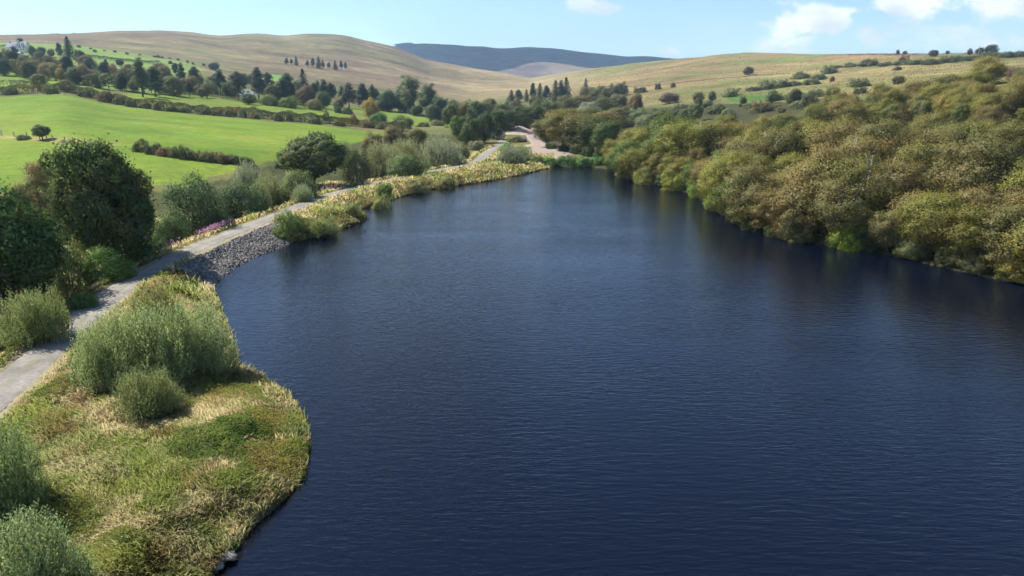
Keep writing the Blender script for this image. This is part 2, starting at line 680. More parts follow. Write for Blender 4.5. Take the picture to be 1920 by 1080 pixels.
def pchip(x, y):
    if len(x):
        h = np.diff(x)
        dl = np.diff(y) / h
        m = np.zeros(len(x))
        for k in range(1, len(x) - 1):
            if dl[k - 1] * dl[k] > 0:
                w1, w2 = 2 * h[k] + h[k - 1], h[k] + 2 * h[k - 1]
                m[k] = (w1 + w2) / (w1 / dl[k - 1] + w2 / dl[k])
        q = np.clip(lg, x[0], x[-1])
        k = np.clip(np.searchsorted(x, q) - 1, 0, len(x) - 2)
        t = (q - x[k]) / h[k]
        return ((2 * t ** 3 - 3 * t * t + 1) * y[k] + (t ** 3 - 2 * t * t + t) * h[k] * m[k] + (-2 * t ** 3 + 3 * t * t) * y[k + 1] + (t ** 3 - t * t) * h[k] * m[k + 1])


ZG = build_height()
Dm, Sm = np.meshgrid(dg_, sg)
XG = Sm * Dm
YG = Dm
# relief
far_w = sstep(2700, 3300, YG) * (1 - .75 * sstep(4100, 4600, YG))
ZG += far_w * (np.abs(fbm(XG / 520, YG / 900, 31, 3) - .5) * 2 - .3) * 75
mid_w = sstep(600, 1000, YG) * (1 - sstep(2300, 2900, YG))
ZG += mid_w * (fbm(XG / 160, YG / 160, 5, 4) - .5) * 9
ZG += sstep(110, 200, YG) * (1 - sstep(700, 1000, YG)) * (fbm(XG / 40, YG / 40, 9, 3) - .5) * 1.6
near = YG < 420
lake_d = np.full(XG.shape, 500.0)
lake_d[near] = seg_dist(XG[near], YG[near], LAKE, True)
lake_in = np.zeros(XG.shape, bool)
lake_in[near] = inside(XG[near], YG[near], LAKE)
trk_d = np.full(XG.shape, 500.0)
trk_d[near] = seg_dist(XG[near], YG[near], TRKS)
bump_n = (fbm(XG / 3.2, YG / 3.2, 17, 4) - .5)
edge_n = lake_d + (fbm(XG / 2.1, YG / 2.1, 23, 3) - .5) * 1.2
land = np.maximum(.25 + bump_n * .5, 0.12) * sstep(-.2, .9, edge_n) + (ZG - .3) * sstep(.3, 4.2, edge_n)
land += near * bump_n * .55 * sstep(1.5, 3.0, trk_d) * sstep(.8, 3, lake_d)
ZG = np.where(near, np.where(lake_in, np.maximum(-2.5, -.12 - lake_d * .55), np.where(lake_d < 40, land, ZG)), ZG)
tw = (1 - sstep(1.9, 3.6, trk_d)) * (~lake_in)
ZG = ZG * (1 - tw) + 1.65 * tw
ZG -= .10 * (trk_d < 1.3)


def zat(x, y):
    x = np.asarray(x, float)
    y = np.asarray(y, float)
    y = np.maximum(y, D0 + .01)
    fs = np.clip((x / y - S0) / (S1 - S0) * (NS - 1), 0, NS - 1.001)
    fd = np.clip((np.log(y) - lg[0]) / (lg[-1] - lg[0]) * (ND - 1), 0, ND - 1.001)
    i, j = fs.astype(int), fd.astype(int)
    u, v = fs - i, fd - j
    return (ZG[i, j] * (1 - u) + ZG[i + 1, j] * u) * (1 - v) + (ZG[i, j + 1] * (1 - u) + ZG[i + 1, j + 1] * u) * v


def hit(px, py, dmax=2400, dmin=12):
    """where the ray through a point of the photograph meets the terrain"""
    s, t = px_dir(px, py)
    d = np.exp(np.linspace(math.log(dmin), math.log(dmax), 3000))
    z = np.maximum(zat(s * d, d), 0)
    ray = CAM_H + t * d
    k = np.nonzero(ray <= z)[0]
    if len(k) == 0:
        q = d[np.argmin(ray - z)]
    else:
        q = d[k[0]]
    return (s * q, q, float(zat(s * q, q)))


# --- land cover colours
CG = np.zeros(XG.shape + (3,))
MOOR = np.zeros(XG.shape)


def zone(mask, col, w=1.0):
    mm = (mask * w)[..., None]
    CG[:] = CG * (1 - mm) + np.array(col) * mm


def poly_mask(pxs):
    pts = [hit(a, b) for a, b in pxs]
    lp = [(p[0] / p[1] * 3, math.log(p[1])) for p in pts]
    jx = (fbm(XG / 9, YG / 9, 77, 2) - .5) * .012
    return inside(Sm * 3 + jx, np.log(YG), lp).astype(float)


rough = fbm(XG / 60, YG / 60, 41, 4)
CG[:] = (.15, .14, .05)
zone(sstep(.45, .62, rough), (.11, .13, .04))
hillw = np.zeros(XG.shape)
lgG = np.array(sorted(LG))
dG = np.interp(sg, lgG[:, 0], lgG[:, 1])[:, None]
left = 1 - sstep(.02, .10, Sm)
hillw = sstep(.80, .98, YG / dG) * left
zone(hillw, (.172, .134, .068))
MOOR = np.maximum(MOOR, hillw)
patch = fbm(XG / 230, YG / 130, 61, 5)
zone(hillw * sstep(.5, .60, patch), (.16, .112, .068), .9)
zone(hillw * sstep(.46, .37, patch), (.155, .148, .064), .8)
zone(hillw * sstep(.56, .62, fbm(XG / 420, YG / 60, 63, 4)), (.21, .168, .094), .8)
zone(hillw * sstep(.57, .64, fbm(XG / 150, YG / 45, 64, 4)), (.125, .098, .055), .7)
right = sstep(.05, .10, Sm) * sstep(.96, 1.1, YG / np.interp(sg, *np.array(sorted(LE)).T[:2])[:, None])
zone(right, (.205, .172, .072))
MOOR = np.maximum(MOOR, right * .8)
zone(right * sstep(.5, .63, fbm(XG / 70, YG / 70, 66, 5)), (.150, .165, .052), .9)
zone(right * sstep(.5, .65, fbm(XG / 110, YG / 60, 69, 5)) * sstep(600, 800, YG), (.27, .18, .09), .8)
midv = sstep(-.13, -.05, Sm) * (1 - sstep(.08, .14, Sm)) * sstep(700, 900, YG)
zone(midv, (.275, .22, .11), .8)
farw = sstep(2300, 2900, YG)
zone(farw, (.20, .155, .10))
MOOR = np.maximum(MOOR, farw)
zone(farw * sstep(.46, .60, fbm(XG / 520, YG / 800, 71, 4)), (.125, .09, .085), .85)   # heather
GREEN = (.150, .225, .022)
GREEN2 = (.155, .215, .030)
FIELDS = [([(-250, 192), (0, 183), (100, 177), (200, 195), (350, 213), (500, 228), (620, 236), (740, 250), (700, 262), (600, 280), (500, 305), (430, 325), (350, 350), (200, 360), (0, 362), (-250, 385)], GREEN),
          ([(-250, 128), (0, 127), (60, 137), (110, 148), (165, 160), (195, 172), (195, 186), (120, 168), (60, 170), (0, 172), (-250, 172)], GREEN),
          ([(200, 176), (330, 174), (420, 184), (500, 192), (600, 200), (640, 210), (700, 224), (725, 240), (600, 226), (450, 213), (330, 204), (240, 193)], GREEN2),
          ([(600, 196), (700, 204), (760, 212), (850, 226), (850, 238), (770, 236), (700, 220)], GREEN2),
          ([(-250, 78), (0, 80), (140, 86), (250, 101), (350, 117), (390, 132), (330, 140), (230, 132), (150, 122), (60, 112), (0, 104), (-250, 104)], (.17, .25, .055)),
          ([(140, 122), (250, 132), (330, 142), (300, 175), (180, 165)], (.14, .22, .045)),
          ([(490, 140), (540, 140), (545, 155), (500, 152)], (.16, .27, .045)),
          ([(640, 172), (690, 176), (690, 186), (640, 182)], (.16, .27, .045)),
          ([(1160, 222), (1215, 218), (1210, 242), (1165, 245)], (.13, .24, .03)),
          ([(1360, 183), (1460, 177), (1460, 187), (1370, 192)], (.075, .16, .03))]
for pxs, c in FIELDS:
    pm = poly_mask(pxs)
    zone(pm, c)
    MOOR *= (1 - pm)
fl = fbm(XG / 26, YG / 14, 88, 4)
fieldm = ((CG[..., 1] > CG[..., 0] * 1.5) & (YG < 330)).astype(float)
zone(fieldm * sstep(.48, .62, fl), (.108, .185, .017), .8)
zone(fieldm * sstep(.52, .68, fbm(XG / 18, YG / 18, 93, 4)), (.20, .245, .035), .6)
# trodden strip of dry grass along the wire fence
for fx in (((-150, 252), (0, 257), (60, 259), (120, 264), (200, 272)),):
    wl = [hit(a, b)[:2] for a, b in fx]
    zone(1 - sstep(.8, 2.8, seg_dist(XG, YG, wl)), (.30, .24, .10), .9)
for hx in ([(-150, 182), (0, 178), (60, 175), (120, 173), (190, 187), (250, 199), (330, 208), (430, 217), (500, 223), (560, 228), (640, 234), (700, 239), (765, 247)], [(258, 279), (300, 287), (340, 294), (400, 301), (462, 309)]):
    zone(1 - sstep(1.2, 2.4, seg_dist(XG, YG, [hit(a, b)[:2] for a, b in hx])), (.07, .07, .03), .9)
# banks
bank = near & (~lake_in) & (lake_d < 60) & (Sm < .02)
bn = fbm(XG / 2.6, YG / 2.6, 101, 4)
zone((bank & (trk_d < 7)) * 1.0, (.30, .26, .10))
zone(bank * sstep(.42, .6, bn) * (lake_d < 30), (.14, .15, .045), .8)
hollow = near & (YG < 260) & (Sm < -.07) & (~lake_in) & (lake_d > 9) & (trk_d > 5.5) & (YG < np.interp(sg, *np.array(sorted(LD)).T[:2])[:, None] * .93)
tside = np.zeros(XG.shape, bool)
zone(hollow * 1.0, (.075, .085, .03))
zone((trk_d < 2.3) * (near & ~lake_in), (.30, .26, .17), .8)
mud = near & (lake_d < 1.1) & ~lake_in
zone(mud * 1.0, (.09, .07, .045), .85)
zone(lake_in * 1.0, (.03, .025, .02))
WOOD_SHADE = near & (~lake_in) & (Sm > .12) & (YG < np.interp(sg, *np.array(sorted(LE)).T[:2])[:, None] * .97)
zone(WOOD_SHADE * 1.0, (.06, .06, .025))  # shade under the canopy, painted into the ground colour of the wood
zone((near & (~lake_in) & (Sm > .045) & (Sm <= .125) & (YG > 215) & (YG < 330)) * 1.0, (.055, .055, .025))  # ground below the grove darkened to stand for the trees' shadow

idx = np.arange(NS * ND).reshape(NS, ND)
QF = np.stack([idx[:-1, :-1], idx[1:, :-1], idx[1:, 1:], idx[:-1, 1:]], -1).reshape(-1, 4)
VV = np.stack([XG, YG, ZG], -1).reshape(-1, 3)
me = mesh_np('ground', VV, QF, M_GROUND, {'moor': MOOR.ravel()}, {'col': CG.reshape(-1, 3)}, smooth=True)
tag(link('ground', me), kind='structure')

# --- water: one level sheet, its rim buried in the banks
cen = LAKE.mean(0)
rim = []
for i in range(len(LAKE)):
    a, b, c = LAKE[i - 1], LAKE[i], LAKE[(i + 1) % len(LAKE)]
    t = (c - a) / np.linalg.norm(c - a)
    n = np.array([-t[1], t[0]])
    if inside(np.array([b[0] + n[0] * .3]), np.array([b[1] + n[1] * .3]), LAKE)[0]:
        n = -n
    rim.append(b + n * 1.4)
mb = MB()
mb.poly([(p[0], p[1], 0.0) for p in rim])
wo = mb.build('water', M_WATER)
tag(wo, kind='structure')


# --- track ribbon with a crowned centre
def ribbon(line, half, name, mat, lift=.03, z=None, seed=3):
    V, F, U = [], [], []
    n = len(line)
    for i in range(n):
        t = line[min(i + 1, n - 1)] - line[max(i - 1, 0)]
        t = t / np.linalg.norm(t)
        nn = np.array([-t[1], t[0]])
        for k, u in enumerate((-1, -.62, -.4, -.12, .12, .4, .62, 1)):
            wob = (fbm(np.array([i * .35]), np.array([k * 3.1]), seed, 3)[0] - .5) * (.75 if abs(u) == 1 else .1)
            p = line[i] + nn * (u * half + wob * (1 if u > 0 else -1))
            prof = {1: -.07, .62: .03, .4: .0, .12: .05}[abs(u)]
            zz = (1.65 if z is None else z) + lift + prof
            V.append((p[0], p[1], zz))
            U.append(abs(u))
    for i in range(n - 1):
        for k in range(7):
            a = i * 8 + k
            F.append((a, a + 1, a + 9, a + 8))
    return tag(link(name, mesh_np(name, V, F, mat, {'across': U}, smooth=True)), kind='structure')


def track_mat():
    m, N, L, out = new_mat('track_surface')
    tc = N.new('ShaderNodeTexCoord')
    n1 = N.new('ShaderNodeTexNoise')
    n1.inputs['Scale'].default_value = .35
    n1.inputs['Detail'].default_value = 7
    n1.inputs['Roughness'].default_value = .65
    n2 = N.new('ShaderNodeTexNoise')
    n2.inputs['Scale'].default_value = 4
    n2.inputs['Detail'].default_value = 5
    L.new(tc.outputs['Object'], n1.inputs['Vector'])
    L.new(tc.outputs['Object'], n2.inputs['Vector'])
    r = N.new('ShaderNodeValToRGB')
    r.color_ramp.elements[0].position = .3
    r.color_ramp.elements[0].color = (.13, .118, .10, 1)
    r.color_ramp.elements[1].position = .7
    r.color_ramp.elements[1].color = (.265, .24, .21, 1)
    L.new(n1.outputs['Fac'], r.inputs['Fac'])
    mx = N.new('ShaderNodeMix')
    mx.data_type = 'RGBA'
    mx.blend_type = 'OVERLAY'
    mx.inputs['Factor'].default_value = .5
    L.new(r.outputs[0], mx.inputs[6])
    L.new(n2.outputs['Fac'], mx.inputs[7])
    ac = N.new('ShaderNodeAttribute')
    ac.attribute_name = 'across'
    ra = N.new('ShaderNodeValToRGB')       # weedy crown, bare ruts, dirty edges
    for e_, (po, va) in zip([ra.color_ramp.elements[0], ra.color_ramp.elements[1], ra.color_ramp.elements.new(.35), ra.color_ramp.elements.new(.7)], ((0, .75), (1, .9), (.35, .0), (.7, .08))):
        e_.position = po
        e_.color = (va, va, va, 1)
    L.new(ac.outputs['Fac'], ra.inputs['Fac'])
    n3 = N.new('ShaderNodeTexNoise')
    n3.inputs['Scale'].default_value = .8
    n3.inputs['Detail'].default_value = 6
    L.new(tc.outputs['Object'], n3.inputs['Vector'])
    wv = N.new('ShaderNodeMapRange')
    wv.inputs['From Min'].default_value = .38
    wv.inputs['From Max'].default_value = .62
    L.new(n3.outputs['Fac'], wv.inputs['Value'])
    wm = N.new('ShaderNodeMath')
    wm.operation = 'MULTIPLY'
    L.new(ra.outputs[0], wm.inputs[0])
    L.new(wv.outputs[0], wm.inputs[1])
    mg = N.new('ShaderNodeMix')
    mg.data_type = 'RGBA'
    L.new(wm.outputs[0], mg.inputs['Factor'])
    L.new(mx.outputs[2], mg.inputs[6])
    mg.inputs[7].default_value = (.125, .125, .055, 1)
    p = N.new('ShaderNodeBsdfPrincipled')
    p.inputs['Roughness'].default_value = .95
    L.new(mg.outputs[2], p.inputs['Base Color'])
    b = N.new('ShaderNodeBump')
    b.inputs['Strength'].default_value = .4
    b.inputs['Distance'].default_value = .05
    L.new(n2.outputs['Fac'], b.inputs['Height'])
    L.new(b.outputs[0], p.inputs['Normal'])
    L.new(p.outputs[0], out.inputs['Surface'])
    return m


M_TRACK = track_mat()
ribbon(TRKS, 1.5, 'track', M_TRACK)

# ------------------------------------------------------------------ foliage builders
def unit(a):
    return a / (np.linalg.norm(a, axis=-1, keepdims=True) + 1e-9)


def leaf_quads(C, Ldir, Nrm, l, w):
    Ldir = unit(Ldir)
    Wd = unit(np.cross(Ldir, Nrm))
    l = np.asarray(l)[:, None]
    w = np.asarray(w)[:, None]
    V = np.stack([C - Ldir * l * .5, C + Wd * w * .5 + Ldir * l * .06, C + Ldir * l * .5, C - Wd * w * .5 + Ldir * l * .06], 1)
    n = len(C)
    F = np.arange(n * 4).reshape(n, 4)
    return V.reshape(-1, 3), F


def rnd_unit(g, n):
    return unit(g.normal(size=(n, 3)))


def crown_mesh(name, seed, w, h, z0, nl, lr, nleaf, ll, lw, top=.5, droop=0, outward=.8, flat=1.0, loose=.2, cone=0):
    """lobed broadleaf crown: nl clumps on an uneven ellipsoid, leaves spread through each clump"""
    g = np.random.default_rng(seed)
    Rw, Hc = w / 2, (h - z0) / 2
    zc = z0 + Hc
    lob = []
    n_out = int(nl * .72)
    ga = math.pi * (3 - math.sqrt(5))
    for i in range(nl):
        if i < n_out:
            zz = 1 - 2 * (i + .5) / n_out
            zz = np.clip(zz + g.normal() * .06, -1, 1)
            a = i * ga + g.normal() * .25
            rr = math.sqrt(max(0, 1 - zz * zz)) if zz > 0 else math.sqrt(max(0, 1 - abs(zz) ** 3.2))
            k = .80 + g.normal() * .09
            p = np.array([rr * math.cos(a), rr * math.sin(a), zz])
            wv = vnoise(np.array([p[0] * 1.3 + p[2] * 1.0 + seed]), np.array([p[1] * 1.3 - p[2] * .9]), seed)[0]
            p = p * k * (.60 + .66 * wv)
        else:
            p = rnd_unit(g, 1)[0] * g.random() ** .5 * .6
        prof = 1.0 if p[2] > 0 else 1 - .25 * (-p[2])
        if cone:
            prof = max(.12, 1.22 - cone * (p[2] * .5 + .5) ** .9)
        lob.append((p[0] * (Rw - lr * .55) * prof, p[1] * (Rw - lr * .55) * prof, zc + p[2] * (Hc - lr * .55)))
    lob = np.array(lob)
    rad = lr * (.55 + .85 * g.random(nl))
    wts = rad ** 2
    which = g.choice(nl, nleaf, p=wts / wts.sum())
    u = rnd_unit(g, nleaf)
    u[:, 2] = u[:, 2] * .9 + .1
    u = unit(u)
    rr = rad[which] * (1 - loose * g.random(nleaf) ** 1.2 * 1.0) * (1 + .22 * g.normal(size=nleaf) * loose * 2)
    sc = np.array([1, 1, flat])
    C = lob[which] + u * rr[:, None] * sc
    stray = g.random(nleaf) < .07
    C[stray] += u[stray] * (np.abs(g.normal(size=stray.sum())) * lr * .38)[:, None]
    # cull leaves buried deep in the crown
    q = (C - np.array([0, 0, zc])) / np.array([Rw, Rw, Hc])
    keep = ((np.linalg.norm(q, axis=1) > .42) | (cone > 0)) & (C[:, 2] > -.15)
    C, u, which = C[keep], u[keep], which[keep]
    n = len(C)
    out = unit(q[keep])
    N_ = unit(u * outward + out * .35 + rnd_unit(g, n) * .55 + np.array([0, 0, .25]))
    Ld = rnd_unit(g, n) + np.array([0, 0, -droop]) + u * .3
    s = .7 + .6 * g.random(n)
    V, F = leaf_quads(C, Ld, N_, ll * s, lw * s)
    v = np.clip(.5 + g.normal(size=n) * .13, 0, 1)
    lobv = g.random(nl)
    hh = np.clip(lobv[which] ** 1.6 + g.normal(size=n) * .13, 0, 1)
    sn = unit(u * .8 + out * .55 + N_ * .45)
    return mesh_np(name, V, F, M_LEAF, {'v': np.repeat(v, 4), 'h': np.repeat(hh, 4)}, normals=np.repeat(sn, 4, 0))


def shoot_mesh(name, seed, w, h, nsh, sl, per, ll, lw, base=.12, ncl=14):
    """willow bush: upright leafy shoots over a lumpy dome"""
    g = np.random.default_rng(seed)
    cx = (g.random((ncl, 2)) - .5) * w * .80
    keep = np.linalg.norm(cx, axis=1) < w * .39
    cx = cx[keep]
    ncl = len(cx)
    ch = h * (.48 + .52 * g.random(ncl)) * (1 - .35 * (np.linalg.norm(cx, axis=1) / (w * .5)) ** 2)
    cr = w * (.12 + .12 * g.random(ncl))
    wh = g.integers(0, ncl, nsh)
    u = rnd_unit(g, nsh)
    u[:, 2] = np.abs(u[:, 2]) * .95 + .02
    u = unit(u)
    B = np.stack([cx[wh, 0] + u[:, 0] * cr[wh], cx[wh, 1] + u[:, 1] * cr[wh], base * h + u[:, 2] * (ch[wh] - base * h)], 1)
    ax = unit(u * np.array([.55, .55, .2]) + np.array([0, 0, 1.0]) + g.normal(size=(nsh, 3)) * .22)
    ln_ = sl * (.55 + .7 * g.random(nsh))
    B = B - ax * ln_[:, None] * .75
    C, Ld, sz, vv, hv = [], [], [], [], []
    hs = g.random(nsh)
    for k in range(per):
        t = (k + g.random(nsh) * .8) / per
        a = g.random(nsh) * 2 * math.pi
        side = np.stack([np.cos(a), np.sin(a), np.zeros(nsh)], 1)
        d = unit(ax * .75 + side * .8)
        C.append(B + ax * (ln_ * t)[:, None] + d * ll * .4)
        Ld.append(d)
        sz.append((1.15 - .55 * t) * (.8 + .4 * g.random(nsh)))
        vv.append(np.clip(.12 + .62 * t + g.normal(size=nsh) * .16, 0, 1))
        hv.append(hs)
    C, Ld, sz, vv, hv = map(np.concatenate, (C, Ld, sz, vv, hv))
    ok = C[:, 2] > .02
    C, Ld, sz, vv, hv = C[ok], Ld[ok], sz[ok], vv[ok], hv[ok]
    N_ = unit(rnd_unit(g, len(C)) + np.array([0, 0, .9]))
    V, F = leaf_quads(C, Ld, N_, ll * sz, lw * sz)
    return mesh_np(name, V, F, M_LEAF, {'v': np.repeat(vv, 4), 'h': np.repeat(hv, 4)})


def conifer_mesh(name, seed, w, h, tiers, ll, lw, z0=.06, ragged=.2, power=.9, crown_top=1.0, lean=0):
    g = np.random.default_rng(seed)
    C, Ld, N_, sz, hv = [], [], [], [], []
    for t in range(tiers):
        f = t / (tiers - 1)
        z = h * (z0 + (1 - z0) * f ** .92)
        r = w / 2 * ((1 - f) ** power) * (.75 + .5 * g.random() * ragged * 2) + .12
        if f < .12:
            r *= .7 + f * 2.5
        nb = int(5 + 6 * (1 - f))
        a0 = g.random() * 6.28
        for b in range(nb):
            a = a0 + b * 6.283 / nb + g.normal() * .25
            rb = r * (1 - ragged + 2 * ragged * g.random())
            dirv = np.array([math.cos(a), math.sin(a), 0])
            m = max(4, int(rb / (ll * .42)))
            hb = g.random()
            for k in range(m):
                q = (k + g.random()) / m
                for _ in range(2):
                    c = dirv * rb * (.12 + .88 * q) + np.array([0, 0, z + rb * (.10 - .38 * q * q)])
                    c = c + g.normal(size=3) * np.array([.14, .14, .10]) * ll * 1.8
                    C.append(c)
                    sd = np.array([-dirv[1], dirv[0], 0]) * g.normal() * .8
                    Ld.append(dirv * .8 + sd + np.array([0, 0, -.35 + g.normal() * .2]))
                    N_.append(np.array([0, 0, 1.]) + g.normal(size=3) * .45)
                    sz.append(.7 + .6 * g.random())
                    hv.append(hb)
    C, Ld, N_, sz = np.array(C), np.array(Ld), np.array(N_), np.array(sz)
    V, F = leaf_quads(C, Ld, N_, ll * sz, lw * sz)
    v = np.clip(.5 + g.normal(size=len(C)) * .2, 0, 1)
    return mesh_np(name, V, F, M_LEAF, {'v': np.repeat(v, 4), 'h': np.repeat(np.clip(np.array(hv), 0, 1), 4)})


def trunk_mesh(name, seed, h, r, w, mat, forks=5, z_fork=.3, bend=.03, multi=1):
    g = random.Random(seed)
    mb = MB()
    for s in range(multi):
        ox, oy = (g.uniform(-.12, .12) * w, g.uniform(-.12, .12) * w) if multi > 1 else (0, 0)
        pts, rad = [], []
        for i in range(7):
            f = i / 6
            pts.append((ox * (1 + f * 1.6) + g.gauss(0, bend) * h * f, oy * (1 + f * 1.6) + g.gauss(0, bend) * h * f, -0.3 + (h * .88 + .3) * f))
            rad.append(r * (1 - f) ** .8 + .02 + (r * .35 if i == 0 else 0))
        mb.tube(pts, rad, 7)
        for k in range(forks):
            f = z_fork + (.8 - z_fork) * k / max(1, forks - 1)
            i = min(5, int(f * 6))
            b = Vector(pts[i]).lerp(Vector(pts[i + 1]), f * 6 - i)
            a = g.uniform(0, 6.28)
            ln_ = w * .36 * (1.1 - f * .6)
            e = b + Vector((math.cos(a) * ln_, math.sin(a) * ln_, ln_ * .75))
            mid = b.lerp(e, .5) + Vector((0, 0, -ln_ * .08))
            rr = r * (1 - f) ** .8 * .55 + .015
            mb.tube([b, mid, e], [rr, rr * .7, rr * .25], 5)
    return mb.mesh(name, mat)


PROTO = {}


def proto(key, w, h, crown, trunk, cn='crown', tn='trunk'):
    PROTO.setdefault(key, []).append((w, h, crown, trunk, cn, tn))


for i in range(5):      # airy birch / alder of the shore wood
    proto('birch', 8, 11, crown_mesh('birch_crown', 100 + i, 8, 11, -.4 + .25 * i, 80, 1.1, 26000, .215, .12, droop=.9, flat=1.05, loose=.5),
          trunk_mesh('birch_trunk', 300 + i, 11, .16, 8, M_PALEBARK if i % 2 else M_BARK, 6, .25, .02, 1 + i % 3))
for i in range(4):      # rounder, heavier crowns
    proto('round', 9, 10, crown_mesh('round_crown', 120 + i, 9, 10, -1.0, 52, 1.35, 20000, .26, .165, droop=.2, loose=.3),
          trunk_mesh('round_trunk', 320 + i, 10, .24, 9, M_BARK, 6, .25, .02))
for i in range(3):      # tall broadleaf with bare lower trunk
    proto('tall', 8, 14, crown_mesh('tall_crown', 130 + i, 8, 14, 1.6, 56, 1.4, 16000, .30, .18, droop=.3, loose=.4),
          trunk_mesh('tall_trunk', 330 + i, 14, .2, 8, M_BARK, 6, .35, .015, 2))
for i in range(2):
    proto('poplar', 7, 17, crown_mesh('poplar_crown', 140 + i, 7, 17, 2.5, 60, 1.1, 12000, .36, .2, droop=.4, loose=.55),
          trunk_mesh('poplar_trunk', 340 + i, 17, .25, 6, M_BARK, 8, .2, .012))
proto('sycamore', 15, 15, crown_mesh('sycamore_crown', 150, 15, 15, .4, 110, 1.6, 60000, .31, .25, droop=.3, loose=.22, outward=1.1),
      trunk_mesh('sycamore_trunk', 350, 15, .45, 14, M_BARK, 9, .15, .015))
proto('darktree', 13, 12, crown_mesh('dark_crown', 151, 13, 12, .6, 70, 1.7, 38000, .34, .24, droop=.3, loose=.28, outward=1.0),
      trunk_mesh('dark_trunk', 351, 12, .35, 12, M_BARK, 8, .2, .015))
proto('oak', 11, 9, crown_mesh('oak_crown', 152, 11, 9, 1.0, 60, 1.35, 30000, .32, .22, droop=.1, loose=.25, flat=.75, outward=1.0),
      trunk_mesh('oak_trunk', 352, 9, .32, 11, M_BARK, 8, .2, .02))
for i in range(3):      # willow bushes
    proto('willow', 7, 4.5, shoot_mesh('willow_foliage', 160 + i, 7, 4.5, 2300, 1.25, 9, .26, .085, ncl=48),
          trunk_mesh('willow_stem', 360 + i, 3.6, .06, 5, M_BARK, 4, .2, .05, 6), 'foliage', 'stem')
for i in range(2):      # greener, denser shrubs of the damp hollow
    proto('shrub', 7, 4.5, crown_mesh('shrub_foliage', 170 + i, 7, 4.5, -2.2, 70, .8, 19000, .19, .10, droop=-.2, loose=.35),
          trunk_mesh('shrub_stem', 370 + i, 3.4, .06, 5, M_BARK, 4, .2, .05, 5), 'foliage', 'stem')
for i in range(3):      # low gorse and sally mounds on the slopes
    proto('mound', 8, 3.6, crown_mesh('mound_foliage', 180 + i, 8, 3.6, -2.6, 60, .85, 12000, .26, .13, droop=-.3, loose=.3, flat=.85),
          trunk_mesh('mound_stem', 380 + i, 2.4, .06, 6, M_BARK, 3, .2, .05, 4), 'foliage', 'stem')
for i in range(3):
    proto('spruce', 6.5, 15, conifer_mesh('spruce_crown', 190 + i, 7.5, 15, 28, .75, .30, ragged=.26, power=.72),
          trunk_mesh('spruce_trunk', 390 + i, 15, .22, .5, M_BARK, 1, .5, .004))
for i in range(4):      # ragged old shelter-belt conifers
    proto('cypress', 10, 14, crown_mesh('cypress_crown', 195 + i, 10, 14, .3 + .5 * i, 62, 1.15, 11000, .42, .17, droop=.5, loose=.4, flat=.55, cone=.85 + .08 * i),
          trunk_mesh('cypress_trunk', 395 + i, 14, .3, 3, M_BARK, 4, .3, .01))
proto('pine', 9, 12, crown_mesh('pine_crown', 199, 9, 12, 3.6, 26, 1.25, 5200, .5, .17, droop=0, loose=.5, flat=.6),
      trunk_mesh('pine_trunk', 399, 12, .2, 7, M_BARK, 8, .35, .015))

CNT = {}


def plant(key, name, px, base, top, wpx, col, autumn, label, cat, group=None, d=None, xy=None, size=None, idx=None, rot=None):
    """one tree or bush, rooted where its foot is seen, as tall and wide as it shows"""
    if xy is not None:
        x, y = xy
        z = float(zat(x, y))
        w, h = size
    else:
        if d is None:
            x, y, z = hit(px, base)
        else:
            s, _ = px_dir(px, base)
            x, y = s * d, d
            z = float(zat(x, y))
        s, t = px_dir(px, top)
        h = CAM_H + t * y - z
        w = wpx / FPX * math.hypot(y, CAM_H - z)
        h = max(h, w * .18)
    lst = PROTO[key]
    n = CNT.get(key, 0)
    CNT[key] = n + 1
    wn, hn, cm, tm, cn, tn = lst[(n if idx is None else idx) % len(lst)]
    r = bpy.data.objects.new(name, None)
    r.empty_display_size = .3
    COL.objects.link(r)
    r.location = (x, y, z)
    r.rotation_euler = (0, 0, random.uniform(0, 6.28) if rot is None else rot)
    r.scale = (w / wn, w / wn, h / hn)
    tag(r, label, cat, group)
    c = link(cn, cm, r)
    gain = {'willow': 1.45, 'shrub': 1.25, 'mound': 1.2, 'cypress': 1.25, 'spruce': 1.2, 'pine': 1.25}.get(key, 1.12)
    if key == 'willow':
        col = (col[0] * 1.0, col[1] * 1.0, col[2] * .88)
    c.color = (*[min(.4, v * gain) for v in col], autumn)
    tg = link(tn, tm, r)
    return r


ORD = ['first', 'second', 'third', 'fourth', 'fifth', 'sixth', 'seventh', 'eighth', 'ninth', 'tenth', 'eleventh', 'twelfth', 'thirteenth', 'fourteenth', 'fifteenth',
       'sixteenth', 'seventeenth', 'eighteenth', 'nineteenth', 'twentieth']
TENS = {2: 'twenty', 3: 'thirty', 4: 'forty', 5: 'fifty', 6: 'sixty', 7: 'seventy', 8: 'eighty'}


def ordw(i):
    if i < 20:
        return ORD[i]
    t, u = divmod(i + 1, 10)
    return {2: 'twentieth', 3: 'thirtieth', 4: 'fortieth', 5: 'fiftieth', 6: 'sixtieth', 7: 'seventieth', 8: 'eightieth'}[t] if u == 0 else TENS[t] + '-' + ORD[u - 1]


DKGREEN = (.040, .062, .026)
GREENL = (.070, .105, .030)
OLIVE = (.120, .110, .038)
BROWN = (.150, .110, .052)
YELG = (.155, .165, .034)
WILL = (.165, .195, .085)
SILV = (.150, .165, .105)
GORSE = (.066, .078, .036)
BRGORSE = (.105, .080, .048)
SPR = (.036, .058, .036)
CYP = (.050, .068, .036)

